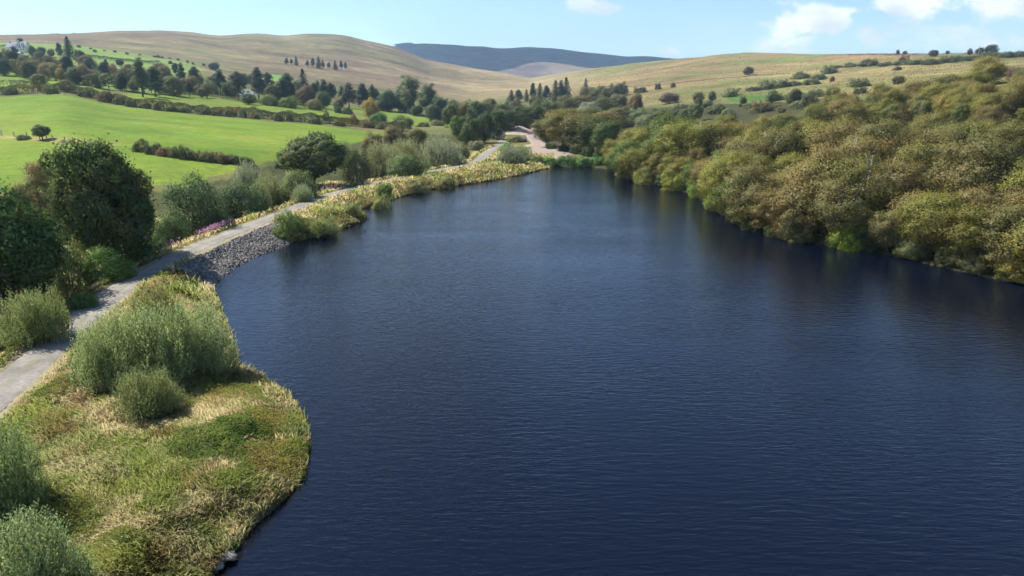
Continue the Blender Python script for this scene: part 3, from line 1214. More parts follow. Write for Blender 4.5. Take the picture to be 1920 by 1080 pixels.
# ------------------------------------------------------------------ nearby trees and bushes, left bank
plant('sycamore', 'sycamore_tree', 212, 512, 250, 212, (.058, .082, .024), .5, 'big dense dark green sycamore with orange patches beside the track', 'tree', rot=.6)
plant('darktree', 'dark_tree', 10, 592, 352, 235, (.044, .080, .022), .25, 'dark green broadleaf tree cut off by the left edge', 'tree')
plant('birch', 'olive_tree', 92, 470, 300, 105, (.13, .115, .045), .5, 'olive brown feathery tree behind the sycamore, towards the left edge', 'tree', d=86)
plant('shrub', 'sallow_bush', 375, 435, 318, 135, (.062, .088, .036), .15, 'dark green rounded sallow bush right of the big sycamore', 'bush', d=98)
plant('shrub', 'sallow_bush', 455, 420, 335, 100, (.052, .080, .034), .1, 'dark green sallow bush with pink flowers at its foot', 'bush', d=107)
plant('shrub', 'hollow_bush', 130, 545, 428, 110, (.095, .125, .035), .2, 'light green drooping bush between dark edge tree and sycamore', 'bush', d=66)
plant('shrub', 'hollow_bush', 205, 545, 455, 95, (.065, .115, .024), .1, 'bright green bush below the sycamore, close to the track', 'bush', d=67)
plant('shrub', 'hollow_bush', 285, 500, 440, 80, (.05, .078, .024), .1, 'dark low bush in the shade right of the sycamore trunk', 'bush', d=80)
plant('shrub', 'hollow_bush', 318, 470, 398, 84, (.058, .085, .028), .1, 'dark green bush filling the gap between sycamore and sallow', 'bush', d=87)
plant('shrub', 'hollow_bush', 262, 505, 448, 80, (.055, .088, .026), .1, 'dark green low bush between sycamore foot and track', 'bush', d=75)
plant('shrub', 'hollow_bush', 408, 440, 384, 62, (.070, .100, .036), .1, 'green bush just left of the pink flower patch', 'bush', d=96)
plant('mound', 'bramble_mound', 222, 522, 484, 78, (.10, .17, .028), .1, 'bright green bramble mound on the left edge of the track', 'bush')
plant('mound', 'bramble_mound', 158, 578, 540, 60, (.075, .13, .026), .1, 'small green bramble mound beside the track, below the bright one', 'bush')
plant('willow', 'willow_bush', 74, 640, 528, 118, (.135, .16, .062), .35, 'olive green willow bush on the far side of the track', 'bush')
plant('willow', 'willow_bush', 15, 650, 575, 110, (.13, .15, .058), .4, 'low yellowish willow bush at left edge above the track', 'bush')
plant('willow', 'willow_bush', 222, 724, 572, 128, WILL, .1, 'silvery green willow bush nearest the track in the big clump', 'bush', 'willow clump on the bank', rot=.3)
plant('willow', 'willow_bush', 308, 712, 545, 150, WILL, .1, 'tallest silvery willow bush in the middle of the bank clump', 'bush', 'willow clump on the bank', rot=2)
plant('willow', 'willow_bush', 385, 690, 552, 125, (.175, .205, .095), .1, 'pale willow bush overhanging the water at the bank clump', 'bush', 'willow clump on the bank', rot=4)
plant('willow', 'willow_bush', 296, 612, 526, 95, (.15, .16, .06), .5, 'yellowish willow bush at the back of the bank clump', 'bush', 'willow clump on the bank')
plant('willow', 'willow_bush', 285, 775, 680, 120, (.125, .145, .06), .4, 'small willow bush standing in front of the bank clump', 'bush', 'willow clump on the bank')
plant('willow', 'willow_bush', 12, 950, 775, 150, (.12, .155, .062), .05, 'glossy green willow bush at left edge casting a shadow', 'bush')
plant('willow', 'willow_bush', 55, 1150, 955, 210, (.135, .165, .072), .05, 'grey green willow bush in the bottom left corner', 'bush')
plant('shrub', 'spit_bush', 548, 446, 388, 72, (.10, .135, .035), .3, 'green bush where the stone slope meets the grassy spit', 'bush')
plant('willow', 'spit_bush', 600, 440, 404, 80, (.125, .15, .055), .4, 'olive low bush on the grassy spit at the water', 'bush')
plant('round', 'bank_tree', 722, 376, 340, 36, (.085, .13, .035), .2, 'small bright green tree alone on the waterside bank', 'tree')
plant('mound', 'rush_clump', 712, 391, 362, 44, (.16, .18, .06), .2, 'pale rounded rush clump in front of the lone bank tree', 'bush')
plant('mound', 'bank_bush', 782, 361, 332, 62, (.12, .125, .05), .4, 'olive bush hanging over the water right of the lone tree', 'bush')
plant('mound', 'bank_bush', 836, 352, 328, 50, (.125, .13, .045), .4, 'low olive bush on the bank between track and far spit', 'bush')
plant('mound', 'bank_bush', 660, 404, 376, 46, (.13, .15, .05), .3, 'small low bush on the slope above the grassy spit', 'bush')
# behind the track
plant('willow', 'willow_tree', 468, 380, 290, 62, SILV, .1, 'pale silver willow between dark sallow and field hedge', 'bush', d=124)
plant('willow', 'willow_tree', 505, 385, 318, 62, (.15, .165, .075), .3, 'olive willow bush beside the pale silver one', 'bush', d=120)
plant('oak', 'oak_tree', 588, 352, 245, 150, (.072, .092, .032), .35, 'broad dark green oak beside the track bend', 'tree', d=142)
plant('shrub', 'thicket_bush', 560, 368, 312, 85, (.10, .125, .045), .3, 'green thicket bush in front of the broad oak', 'bush', d=122)
plant('willow', 'thicket_bush', 485, 376, 334, 46, (.15, .165, .075), .1, 'small silvery willow bush near the track, left of oak', 'bush', d=114)
plant('willow', 'thicket_bush', 568, 372, 339, 40, (.17, .20, .11), .1, 'small pale willow bush at the track edge below oak', 'bush', d=118)
plant('shrub', 'thicket_bush', 670, 335, 262, 70, (.085, .10, .04), .4, 'dark olive bush touching the right side of the oak', 'bush', d=150)
plant('willow', 'willow_tree', 715, 326, 258, 85, (.155, .165, .085), .35, 'olive silver willow, first right of the broad oak', 'bush', d=165)
plant('willow', 'willow_tree', 765, 322, 250, 75, (.165, .175, .085), .4, 'yellowish silver willow in the middle of the willow thicket', 'bush', d=172)
plant('willow', 'willow_tree', 822, 312, 247, 92, SILV, .2, 'large pale silver willow at the right end of the thicket', 'bush', d=182)
plant('shrub', 'thicket_bush', 760, 330, 285, 90, (.085, .115, .04), .2, 'low green bush at the foot of the willow thicket', 'bush', d=158)
plant('round', 'field_edge_tree', 700, 300, 246, 44, (.13, .11, .05), .6, 'brown olive tree between the field and the willow thicket', 'tree', d=200)
plant('round', 'field_edge_tree', 742, 290, 232, 56, (.12, .10, .045), .6, 'russet brown bush at the right end of the bright field', 'tree', d=215)
plant('round', 'field_edge_tree', 780, 285, 236, 50, (.11, .115, .04), .4, 'olive tree behind the yellowish willow', 'tree', d=215)
plant('shrub', 'thicket_bush', 868, 300, 266, 40, (.12, .13, .06), .3, 'small olive bush at the end of the thicket by the track', 'bush', d=205)
plant('shrub', 'thicket_bush', 893, 286, 262, 34, (.15, .155, .08), .3, 'pale little bush near the boulder beside the track', 'bush', d=235)
plant('willow', 'silver_willow', 958, 308, 266, 58, SILV, .05, 'round silver willow at the lake head beside the track', 'bush')
plant('willow', 'silver_willow', 975, 298, 268, 45, (.15, .175, .08), .1, 'green willow behind the round silver one at the lake head', 'bush')
plant('mound', 'verge_bush', 948, 288, 262, 32, (.11, .21, .03), .05, 'bright green low bush on the right verge of track', 'bush')
plant('mound', 'heather_bush', 966, 266, 252, 36, (.12, .13, .045), .5, 'brownish heathery bush between track and gravel road', 'bush')
plant('mound', 'heather_bush', 983, 266, 256, 14, (.22, .14, .18), .0, 'small mauve flowering bush beside the gravel road', 'bush')

# the bramble bank at the lake head
for i, (q, b, t, w, c) in enumerate([(1000, 312, 288, 50, (.10, .125, .045)), (1030, 312, 291, 50, (.075, .125, .035)), (1062, 312, 290, 50, (.065, .12, .035)), (1094, 312, 290, 48, (.068, .125, .035)),
                                      (1124, 315, 290, 46, (.06, .125, .03)), (1150, 322, 292, 40, (.085, .12, .04)), (1092, 302, 283, 26, (.16, .18, .10))]):
    plant('mound', 'bramble_bank', q, b, t, w, c, .1, f'green bramble thicket on the far shore, {ordw(i)} from the track' if i < 6 else 'pale willow sprig rising behind the far shore brambles', 'bush', 'brambles on the far shore', d=wpt(q, min(b, 312) + 1)[1] + (1.2 if i < 6 else 9))

# grove right of the gravel road
for i, (q, b, t, w, c, a, dd) in enumerate([(1024, 276, 214, 50, (.085, .088, .034), .4, 285), (1052, 282, 204, 62, OLIVE, .5, 270), (1082, 287, 202, 66, (.095, .095, .035), .4, 258), (1110, 292, 208, 62, (.075, .088, .03), .3, 248),
                                            (1138, 298, 222, 56, (.06, .085, .028), .2, 238), (1068, 262, 196, 60, (.11, .105, .04), .5, 300), (1104, 262, 196, 60, (.08, .095, .035), .3, 295), (1135, 270, 205, 60, (.125, .115, .045), .5, 275)]):
    plant('tall', 'grove_tree', q, b, t, w * 1.3, c, a, (f'tall tree edging the gravel road, {ordw(i)} from the left' if i < 5 else f'tree at the back of the gravel road grove, {ordw(i-5)} from left'), 'tree', 'grove by the gravel road', d=dd if i > 4 else None)

# undergrowth at the foot of the grove
for i, (q, b, t, w, dd) in enumerate([(1034, 280, 266, 26, 268), (1058, 285, 268, 30, 256), (1080, 289, 270, 32, 246), (1104, 293, 272, 32, 238), (1128, 297, 274, 34, 230), (1150, 303, 276, 34, 220), (1162, 312, 284, 34, 208)]):
    plant('shrub', 'grove_bush', q, b, t, w, (.055, .075, .028), .2, f'dark undergrowth bush at the foot of the grove, {ordw(i)} from left', 'bush', 'undergrowth of the grove')

# valley woods behind the track end
VW = [(862, 262, 212, 44, GREENL), (884, 274, 214, 44, (.06, .085, .03)), (908, 268, 204, 46, DKGREEN), (932, 262, 200, 46, (.045, .072, .026)), (955, 250, 198, 50, DKGREEN), (980, 246, 196, 50, (.05, .075, .028)),
      (846, 240, 188, 40, (.075, .085, .035)), (872, 236, 186, 46, (.11, .105, .045)), (905, 236, 184, 50, (.12, .115, .05)), (940, 228, 190, 42, (.09, .09, .04)), (1006, 244, 190, 44, (.06, .08, .032)),
      (1030, 236, 184, 46, (.085, .10, .04)), (1060, 230, 178, 50, (.10, .105, .045)), (1100, 232, 190, 58, (.2, .22, .14)), (1090, 215, 172, 50, (.115, .11, .05)), (1010, 222, 180, 44, (.075, .09, .04)), (965, 222, 184, 40, (.08, .075, .04)),
      (1130, 225, 180, 50, (.09, .10, .045)), (1150, 240, 196, 50, (.12, .105, .05)), (1125, 205, 160, 50, (.085, .095, .045)), (1160, 212, 172, 44, (.11, .12, .06)), (1100, 195, 158, 36, (.11, .10, .055)), (1148, 190, 156, 32, (.07, .085, .05))]
VWL = ['green tree left of the teal cabin, lowest of the valley wood', 'dark green tree overhanging the track end from the left', 'dark round tree just left of the teal cabin', 'dark green tree right behind the teal cabin', 'dense dark tree behind the spoil heap',
       'dark green tree right of the spoil heap top', 'greyish green tree where the upper field ends', 'olive tree above the valley wood, left of the olive pair', 'broad olive brown crown left of the small spruces', 'brownish green bush below the small spruces',
       'green tree left of the orange barrier', 'green crown above the orange barrier', 'olive crown above the gravel road grove', 'whitish flowering tree above the gravel road grove', 'brown olive crown behind the whitish tree', 'grey green tree right below the spruce group',
       'low brown tree left below the spruce group', 'grey green crown right of the whitish tree', 'brownish crown below the whitish tree to its right', 'dull green crown under the lone spruce', 'pale green crown right of the lone spruce', 'pinkish brown tree left of the lone spruce', 'dark tree at the top of the valley wood']
for (q, b, t, w, c), l in zip(VW, VWL):
    plant('round' if w < 48 else 'birch', 'valley_tree', q, b, t, w, c, .3, l, 'tree', 'valley wood')

# spruces in the valley
for i, (q, b, t, w) in enumerate([(959, 192, 169, 20), (972, 192, 165, 22), (987, 190, 167, 13), (999, 191, 154, 19), (1012, 194, 157, 22), (1024, 194, 155, 22), (1041, 194, 151, 26), (1051, 193, 148, 24), (1061, 191, 146, 24)]):
    plant('cypress' if i % 2 else 'spruce', 'spruce_tree', q, b, t, w, (.085, .065, .04) if i == 2 else (.040, .058, .034), .1, f'dark spruce in the valley group, {ordw(i)} from the left', 'conifer', 'spruce group at the valley head')
plant('spruce', 'spruce_tree', 1098, 166, 146, 10, SPR, .05, 'lone small spruce standing right of the spruce group', 'conifer')

# ------------------------------------------------------------------ left shelter belt and farm trees
BELT = [  # kind, px, base, top, width, colour, autumn, label
    ('pine', 41, 96, 68, 15, (.045, .06, .035), .1, 'dark pine rising behind the white house'),
    ('cypress', 113, 110, 76, 16, (.055, .07, .045), .1, 'smaller ragged conifer left of the largest spruce'),
    ('spruce', 131, 109, 69, 27, SPR, .05, 'largest spruce right of the white house'),
    ('round', 64, 110, 82, 17, (.055, .08, .04), .1, 'green tree against the right gable of the house'),
    ('round', 79, 104, 86, 18, (.05, .07, .036), .1, 'dark round tree between house and utility pole'),
    ('round', 97, 107, 89, 15, (.10, .10, .05), .3, 'pale tree left of the smaller ragged conifer'),
    ('mound', 8, 108, 97, 26, (.075, .11, .035), .1, 'green garden bush left of the white house'),
    ('mound', 24, 108, 96, 18, (.06, .09, .035), .1, 'green garden bush in front of the left gable'),
    ('mound', 48, 112, 100, 20, (.075, .11, .035), .1, 'green garden bush below the house door'),
    ('round', 10, 142, 104, 30, (.04, .06, .028), .1, 'dark green tree at left edge below the house'),
    ('birch', 30, 140, 110, 26, OLIVE, .4, 'olive hedgerow tree second from the left edge'),
    ('birch', 49, 143, 112, 28, (.125, .095, .05), .6, 'brown hedgerow tree below the house garden'),
    ('birch', 68, 147, 110, 30, BROWN, .6, 'brown hedgerow tree, first left of the rusty one'),
    ('birch', 90, 151, 112, 34, (.145, .10, .055), .7, 'rusty brown hedgerow tree below the utility pole'),
    ('birch', 108, 152, 118, 30, (.11, .10, .045), .4, 'olive hedgerow tree below the smaller ragged conifer'),
    ('birch', 124, 156, 120, 32, (.15, .105, .045), .8, 'orange tinged hedgerow tree below the largest spruce'),
    ('birch', 144, 158, 121, 32, (.115, .105, .045), .4, 'olive hedgerow tree right of the orange tinged one'),
    ('birch', 160, 160, 118, 30, (.125, .10, .05), .5, 'brown hedgerow tree left of the blue green spruce'),
    ('cypress', 166, 142, 110, 26, (.045, .075, .052), .0, 'blue green conifer behind the brown hedgerow trees'),
    ('birch', 75, 170, 134, 32, (.10, .10, .045), .4, 'olive tree standing in the field hedge, far left'),
    ('round', 128, 172, 147, 36, (.085, .085, .04), .4, 'dark olive bush in the field hedge right of the first'),
    ('cypress', 198, 160, 110, 32, (.035, .06, .042), .0, 'tall dark blue conifer left of the scots pines'),
    ('pine', 175, 178, 134, 32, (.06, .068, .035), .2, 'dark pine at the corner of the field hedge'),
    ('pine', 206, 178, 132, 36, (.085, .095, .048), .2, 'open scots pine with bare trunk at the upper field'),
    ('birch', 238, 170, 124, 36, (.11, .095, .055), .4, 'greyish brown tree right of the open scots pine'),
    ('cypress', 268, 182, 104, 44, (.075, .082, .045), .2, 'tallest ragged pine of the shelter belt'),
    ('cypress', 292, 181, 118, 40, (.042, .064, .034), .1, 'dark spreading conifer shading the upper field'),
    ('birch', 312, 172, 122, 36, (.105, .09, .052), .4, 'brown crown behind the shading conifer'),
    ('round', 328, 180, 138, 42, (.085, .10, .036), .3, 'green and olive tree at the upper field edge'),
    ('cypress', 343, 165, 116, 24, CYP, .1, 'pointed conifer left of the utility pole'),
    ('cypress', 367, 168, 118, 30, (.05, .06, .036), .1, 'dark conifer right behind the utility pole'),
    ('mound', 395, 176, 147, 36, (.095, .11, .045), .2, 'rounded pale olive bush right of the utility pole'),
    ('mound', 376, 178, 158, 28, (.10, .105, .05), .2, 'low olive bush at the foot of utility pole'),
    ('cypress', 414, 176, 128, 38, (.042, .062, .040), .0, 'blue green conifer right of the pale olive bush'),
    ('round', 402, 132, 115, 24, (.045, .062, .045), .0, 'dark round tree on the moor edge'),
    ('cypress', 448, 188, 127, 44, (.055, .06, .042), .1, 'grey green conifer left of the hidden cottage'),
    ('cypress', 486, 188, 124, 38, (.046, .058, .042), .0, 'tall dark conifer right of the hidden cottage'),
    ('round', 430, 184, 150, 30, (.05, .072, .03), .1, 'dark broadleaf tree under the grey green conifer'),
    ('round', 468, 196, 172, 32, (.06, .088, .03), .2, 'green bush covering the hidden cottage'),
    ('shrub', 505, 198, 175, 40, (.085, .105, .035), .3, 'olive green bush at the field edge beyond cottage'),
    ('cypress', 540, 194, 128, 42, (.058, .085, .052), .0, 'pale green layered cedar in the shelter belt'),
    ('shrub', 540, 202, 178, 40, (.075, .10, .035), .2, 'green bush at the foot of the layered cedar'),
    ('spruce', 571, 186, 130, 30, (.040, .064, .038), .0, 'tall pointed spruce in the middle of the belt'),
    ('round', 575, 198, 156, 40, (.085, .068, .042), .5, 'brownish tree in front of the tall pointed spruce'),
    ('cypress', 597, 186, 149, 22, CYP, .1, 'smaller conifer right of the tall pointed spruce'),
    ('cypress', 621, 190, 150, 26, (.048, .066, .036), .1, 'ragged conifer left of the dark triple cypress'),
    ('round', 608, 204, 168, 32, (.055, .078, .032), .2, 'green tree in front of two ragged conifers'),
    ('shrub', 590, 206, 184, 36, (.10, .10, .045), .4, 'olive bush at the corner of the middle field'),
    ('cypress', 655, 202, 153, 36, (.068, .062, .042), .3, 'brownish left one of the three dark cypresses'),
    ('cypress', 681, 203, 149, 34, (.042, .052, .036), .0, 'darkest middle one of the three cypresses'),
    ('cypress', 699, 200, 156, 24, CYP, .0, 'slender right one of the three dark cypresses'),
    ('round', 697, 222, 182, 32, (.20, .145, .04), .7, 'orange yellow tree alone beside the field'),
    ('round', 726, 208, 164, 38, (.046, .07, .036), .0, 'dark green tree left of the tall poplar'),
    ('cypress', 748, 210, 170, 34, (.058, .085, .06), .0, 'blue green cedar in front of the tall poplar'),
    ('poplar', 768, 214, 136, 46, (.095, .115, .06), .1, 'tallest feathery poplar of the valley belt'),
    ('poplar', 803, 220, 151, 42, (.08, .10, .055), .1, 'second feathery poplar, right of the tallest'),
    ('round', 825, 226, 176, 36, (.045, .07, .04), .0, 'dark tree at the right end of the belt'),
    ('mound', 634, 212, 197, 16, (.045, .07, .03), .1, 'small dark bush in the middle of fields'),
    ('mound', 651, 214, 197, 26, (.075, .09, .035), .3, 'round olive bush beside the small dark one'),
    ('mound', 612, 226, 207, 16, (.065, .08, .035), .2, 'small tree standing up from the long hedge'),
    ('mound', 663, 234, 211, 20, (.11, .08, .045), .5, 'brown thorn bush standing up from the long hedge'),
    ('mound', 710, 228, 207, 40, (.065, .105, .034), .1, 'green bush under the orange yellow tree'),
    ('mound', 755, 234, 216, 52, (.07, .10, .034), .2, 'wide green bush right of the orange yellow tree'),
    ('mound', 795, 238, 226, 30, (.085, .10, .04), .2, 'low green bush near the end of the fields'),
    ('mound', 820, 236, 222, 34, (.10, .10, .05), .3, 'olive bush closing off the last field'),
    ('round', 225, 124, 109, 16, (.035, .05, .03), .0, 'dark round tree in the upper green fields'),
    ('mound', 178, 98, 92, 8, (.04, .06, .03), .0, 'tiny dark bush on the upper field boundary'),
    ('mound', 320, 120, 112, 10, (.045, .06, .035), .0, 'small bush at the corner of the upper field'),
    ('oak', 80, 262, 232, 36, (.11, .13, .06), .2, 'small open tree on the wire fence line'),
    ('mound', 44, 262, 250, 28, (.065, .08, .04), .3, 'low bush on the wire fence left of tree'),
    ('birch', 74, 345, 300, 34, (.20, .14, .07), .5, 'pinkish brown thin bush behind the olive tree'),
]
for (k, q, b, t, w, c, a, l) in BELT:
    nm = {'pine': 'pine_tree', 'spruce': 'spruce_tree', 'cypress': 'belt_conifer', 'mound': 'field_bush', 'round': 'belt_tree', 'birch': 'hedgerow_tree', 'oak': 'field_tree', 'shrub': 'field_bush', 'poplar': 'poplar_tree'}[k]
    ct = 'conifer' if k in ('pine', 'spruce', 'cypress') else 'bush' if k in ('mound', 'shrub') else 'tree'
    plant(k, nm, q, b, t, w, tuple(v * m_ for v, m_ in zip(c, (1.06, 1.2, 1.05) if k == 'birch' else (1.18, 1.18, 1.12))), a * .7, l, ct)
for i, (q, b, t, w, c) in enumerate([(538, 122, 108, 11, SPR), (547, 122, 109, 9, SPR), (556, 123, 105, 9, SPR), (577, 127, 112, 11, SPR), (587, 127, 106, 11, (.035, .06, .045)), (598, 128, 106, 13, SPR),
                                     (606, 129, 112, 9, SPR), (617, 130, 115, 10, (.06, .06, .05)), (629, 131, 113, 11, (.055, .06, .05)), (640, 132, 112, 11, (.06, .062, .052)), (648, 131, 114, 8, (.06, .06, .05))]):
    plant('cypress' if i % 3 != 2 else 'spruce', 'moor_spruce', q, b, t, w, c, 0, f'small conifer on the brown moor slope, {ordw(i)} from the left', 'conifer', 'conifers on the moor')
for i, (q, b, t, w) in enumerate([(744, 86, 82, 8), (750, 85.5, 81.5, 8), (757, 85, 81, 8), (764, 84.5, 81, 8), (771, 84.5, 81.5, 7)]):
    plant('spruce', 'ridge_conifer', q, b, t, w * 1.6, (.03, .045, .04), 0, f'tiny conifer on the far ridge, {ordw(i)} from the left', 'conifer', 'conifers on the far ridge', d=4560)
for i, (q, b) in enumerate([(100, 64.3), (139, 62.5), (96, 64.6), (108, 64)]):
    plant('mound', 'ridge_bush', q, b + 1.5, b - 2, 6, (.05, .05, .035), 0, f'tiny dark bush on the left skyline, {ordw([1, 3, 0, 2][i])} from the left', 'bush', 'skyline bushes', d=1500)

# the belt is thick: more trees between the ones that stand out
fr = random.Random(77)


def fill(n, x0, x1, low, up, hmin, hmax, kinds, cols, fmt, name, group):
    spots = []
    for i in range(n):
        q = x0 + (x1 - x0) * (i + fr.random()) / n
        lo = np.interp(q, *zip(*low))
        u_ = np.interp(q, *zip(*up))
        spots.append((q, lo + (u_ - lo) * fr.random() ** 1.3))
    for i, (q, b) in enumerate(spots):
        x, y, z = hit(q, b)
        h = fr.uniform(hmin, hmax) * fr.choice((.7, .9, 1, 1.1, 1.3))
        k = fr.choice(kinds)
        if k in ('spruce', 'cypress', 'pine'):
            h *= 1.25
        w = h * {'spruce': .5, 'cypress': .72, 'pine': .8, 'round': 1.0, 'birch': .85, 'shrub': 1.5, 'mound': 2.2}[k]
        c = fr.choice(cols)
        if k in ('spruce', 'cypress'):
            c = (.054, .072, .042)
        if k in ('mound', 'shrub'):
            h *= .5
            w *= .55
        j = fr.uniform(.85, 1.2)
        plant(k, name, 0, 0, 0, 0, tuple(v * j for v in c), .3, fmt.format(ordw(i)), 'conifer' if k in ('spruce', 'cypress', 'pine') else 'bush' if k in ('mound', 'shrub') else 'tree', group, xy=(x, y), size=(w, h))


fill(74, -30, 500, [(-30, 142), (0, 143), (160, 162), (240, 174), (300, 179), (450, 190), (500, 194)], [(-30, 112), (160, 124), (300, 140), (500, 160)], 6.5, 10, ('round', 'birch', 'birch', 'cypress', 'round'),
     ((.07, .085, .035), (.115, .10, .048), (.10, .10, .045), (.055, .075, .034), (.13, .10, .055)), 'tree within the left shelter belt, {} from the left edge', 'belt_tree', 'left shelter belt')
fill(50, 500, 840, [(500, 196), (600, 206), (720, 213), (840, 236)], [(500, 166), (600, 176), (720, 185), (840, 208)], 6.5, 10, ('round', 'round', 'cypress', 'cypress', 'birch'),
     ((.055, .078, .036), (.07, .085, .04), (.09, .09, .045), (.05, .072, .04)), 'tree within the middle shelter belt, {} from its left end', 'belt_tree', 'middle shelter belt')
fill(40, 835, 1165, [(835, 240), (900, 246), (960, 236), (1030, 240), (1165, 262)], [(835, 205), (900, 192), (1000, 192), (1100, 185), (1165, 192)], 6.5, 10, ('round', 'birch', 'birch', 'round'),
     ((.065, .085, .036), (.10, .10, .045), (.12, .105, .05), (.085, .10, .045), (.05, .075, .032)), 'tree within the valley wood, {} from its left end', 'valley_tree', 'valley wood')
fill(34, 1150, 1560, [(1150, 250), (1250, 232), (1350, 225), (1560, 205)], [(1150, 200), (1250, 200), (1350, 195), (1560, 190)], 5, 8, ('shrub', 'mound', 'birch', 'round', 'mound'),
     ((.10, .125, .055), (.09, .11, .05), (.12, .105, .05), (.075, .09, .045)), 'growth on the wet slope above the shore wood, {} from left', 'slope_bush', 'wet slope growth')

fill(46, 1570, 1950, [(1570, 245), (1700, 245), (1950, 240)], [(1570, 212), (1700, 208), (1800, 198), (1950, 186)], 6.5, 9, ('birch', 'birch', 'birch', 'round'),
     ((.128, .118, .036), (.150, .116, .042), (.16, .14, .036), (.10, .115, .034)), 'tree in the upper part of the right wood, {} from left', 'wood_tree', 'upper right wood')

# bushes dotting the boundary of moor and upper fields
for i, (q, b) in enumerate([(148, 89), (170, 92), (196, 96), (215, 98), (238, 102), (262, 104), (290, 107), (296, 107.5), (303, 109), (318, 110), (334, 113), (352, 118), (362, 121), (382, 123)]):
    plant('mound', 'boundary_bush', q, b, b - fr.uniform(2.5, 6), fr.uniform(5, 10), (.07, .08, .04), .3, f'small bush on the moor wall, {ordw(i)} from the left', 'bush', 'bushes on the moor boundary')

# ------------------------------------------------------------------ hedges
def hedge(name, pxs, h, w, label, n, c1, c2, seed, ll=.42):
    g = np.random.default_rng(seed)
    pts = smooth_line([hit(a, b)[:2] for a, b in pxs], 2.0)
    seg = np.linalg.norm(np.diff(pts, axis=0), axis=1)
    cum = np.concatenate([[0], np.cumsum(seg)])
    t = g.random(n) * cum[-1]
    X = np.interp(t, cum, pts[:, 0])
    Y = np.interp(t, cum, pts[:, 1])
    k = np.clip(np.searchsorted(cum, t) - 1, 0, len(seg) - 1)
    T = unit(np.diff(pts, axis=0)[k])
    Nn = np.stack([-T[:, 1], T[:, 0]], 1)
    lump = .55 + .75 * fbm(t / 4.2, t * 0 + seed, seed, 3) + .25 * (vnoise(t / 14, t * 0, seed + 5) - .5)
    hh, ww = h * lump, w * (.6 + .5 * lump)
    a = g.random(n) * math.pi
    rr = 1 - .28 * g.random(n) ** 2
    ou = np.cos(a) * ww * .5 * rr
    z = np.sin(a) ** .7 * hh * rr
    x, y = X + Nn[:, 0] * ou, Y + Nn[:, 1] * ou
    C = np.stack([x, y, zat(X, Y) * .5 + zat(x, y) * .5 + z], 1)
    Nm = np.stack([Nn[:, 0] * np.cos(a), Nn[:, 1] * np.cos(a), np.sin(a)], 1) + g.normal(size=(n, 3)) * .7
    V, F = leaf_quads(C, rnd_unit(g, n) + np.array([0, 0, .4]), unit(Nm), ll * (.6 + .7 * g.random(n)), ll * .5 * (.6 + .7 * g.random(n)))
    o0 = C.mean(0)
    o0[2] = C[:, 2].min()
    pv = np.clip(.5 + g.normal(size=n) * .2, 0, 1)
    ph = np.clip((fbm(t / 9, t * 0 + 3.3, seed + 9, 3) - .3) * 2.3 + g.normal(size=n) * .1, 0, 1)
    me = mesh_np(name, V - o0, F, M_LEAF, {'v': np.repeat(pv, 4), 'h': np.repeat(ph, 4)})
    o = link(name, me, None, tuple(o0))
    o.color = (*c1, c2)
    tag(o, label, 'hedge')
    return o


hedge('field_hedge', [(-150, 182), (0, 178), (60, 175), (120, 173), (190, 187), (250, 199), (330, 208), (430, 217), (500, 223), (560, 228), (640, 234), (700, 239), (765, 247)], 3.6, 4.2,
      'long dark gorse hedge dividing the bright field from upper fields', 42000, (.068, .074, .034), .5, 401, .5)
hedge('field_hedge', [(-150, 166), (0, 161), (30, 161), (58, 163)], 2.6, 3.0, 'short dark hedge at left edge above the long gorse hedge', 4500, (.065, .075, .036), .5, 402)
GB = [(266, 284, 24, 38), (289, 289, 25, 40), (313, 293, 22, 40), (338, 297, 25, 42), (364, 300, 22, 40), (389, 303, 24, 42), (415, 306, 22, 40), (440, 308, 21, 38), (462, 311, 22, 36), (350, 296, 18, 34), (425, 303, 17, 36)]
for i, (q, b, hh, w) in enumerate(GB):
    plant('mound', 'gorse_bush', q, b, b - hh, w, (.10, .072, .042) if i in (2, 6) else (.062, .070, .030), .4, f'gorse bush in the row across the near field, {ordw(i)} from the sycamore' if i < 9 else ('low gorse bush tucked behind the middle of the field row' if i == 9 else 'low gorse bush tucked behind the right of the field row'), 'bush', 'gorse row across the field')
LHB = [(20, 178, 16, 34, 0), (98, 176, 16, 30, 0), (158, 182, 18, 30, 0), (200, 192, 26, 30, 1), (222, 196, 16, 28, 0), (247, 201, 19, 22, 0), (272, 203, 14, 30, 0), (296, 207, 20, 24, 1), (322, 209, 14, 30, 0), (345, 211, 14, 28, 0), (384, 215, 15, 30, 0), (408, 217, 14, 28, 0),
       (431, 219, 18, 26, 0), (457, 221, 18, 16, 0), (478, 223, 14, 24, 1), (522, 227, 18, 22, 0), (544, 228, 19, 14, 0), (590, 232, 14, 30, 0), (635, 236, 14, 28, 0), (690, 240, 15, 34, 1), (722, 243, 16, 36, 0)]
for i, (q, b, hh, w, br) in enumerate(LHB):
    plant('mound', 'hedge_bush', q, b, b - hh, w, (.098, .080, .042) if br else (.066, .078, .034), .4, ('brown' if br else 'dark green') + f' bush growing out of the long field hedge, {ordw(i)} from left', 'bush', 'bushes of the long hedge')
hedge('upper_hedge', [(152, 108), (200, 112), (260, 117), (300, 120)], 2.6, 3, 'thin dark hedge line between the upper green fields', 4000, (.045, .06, .03), .2, 404, .6)
hedge('upper_hedge', [(-100, 104), (0, 92), (16, 92)], 3.5, 3, 'dark hedge left of the white house', 3000, (.045, .07, .03), .1, 405, .6)
hedge('road_hedge', [(300, 178), (380, 182), (460, 192), (540, 201), (610, 206)], 2.0, 3, 'low olive hedge along the foot of the shelter belt', 7000, (.085, .095, .04), .4, 406)
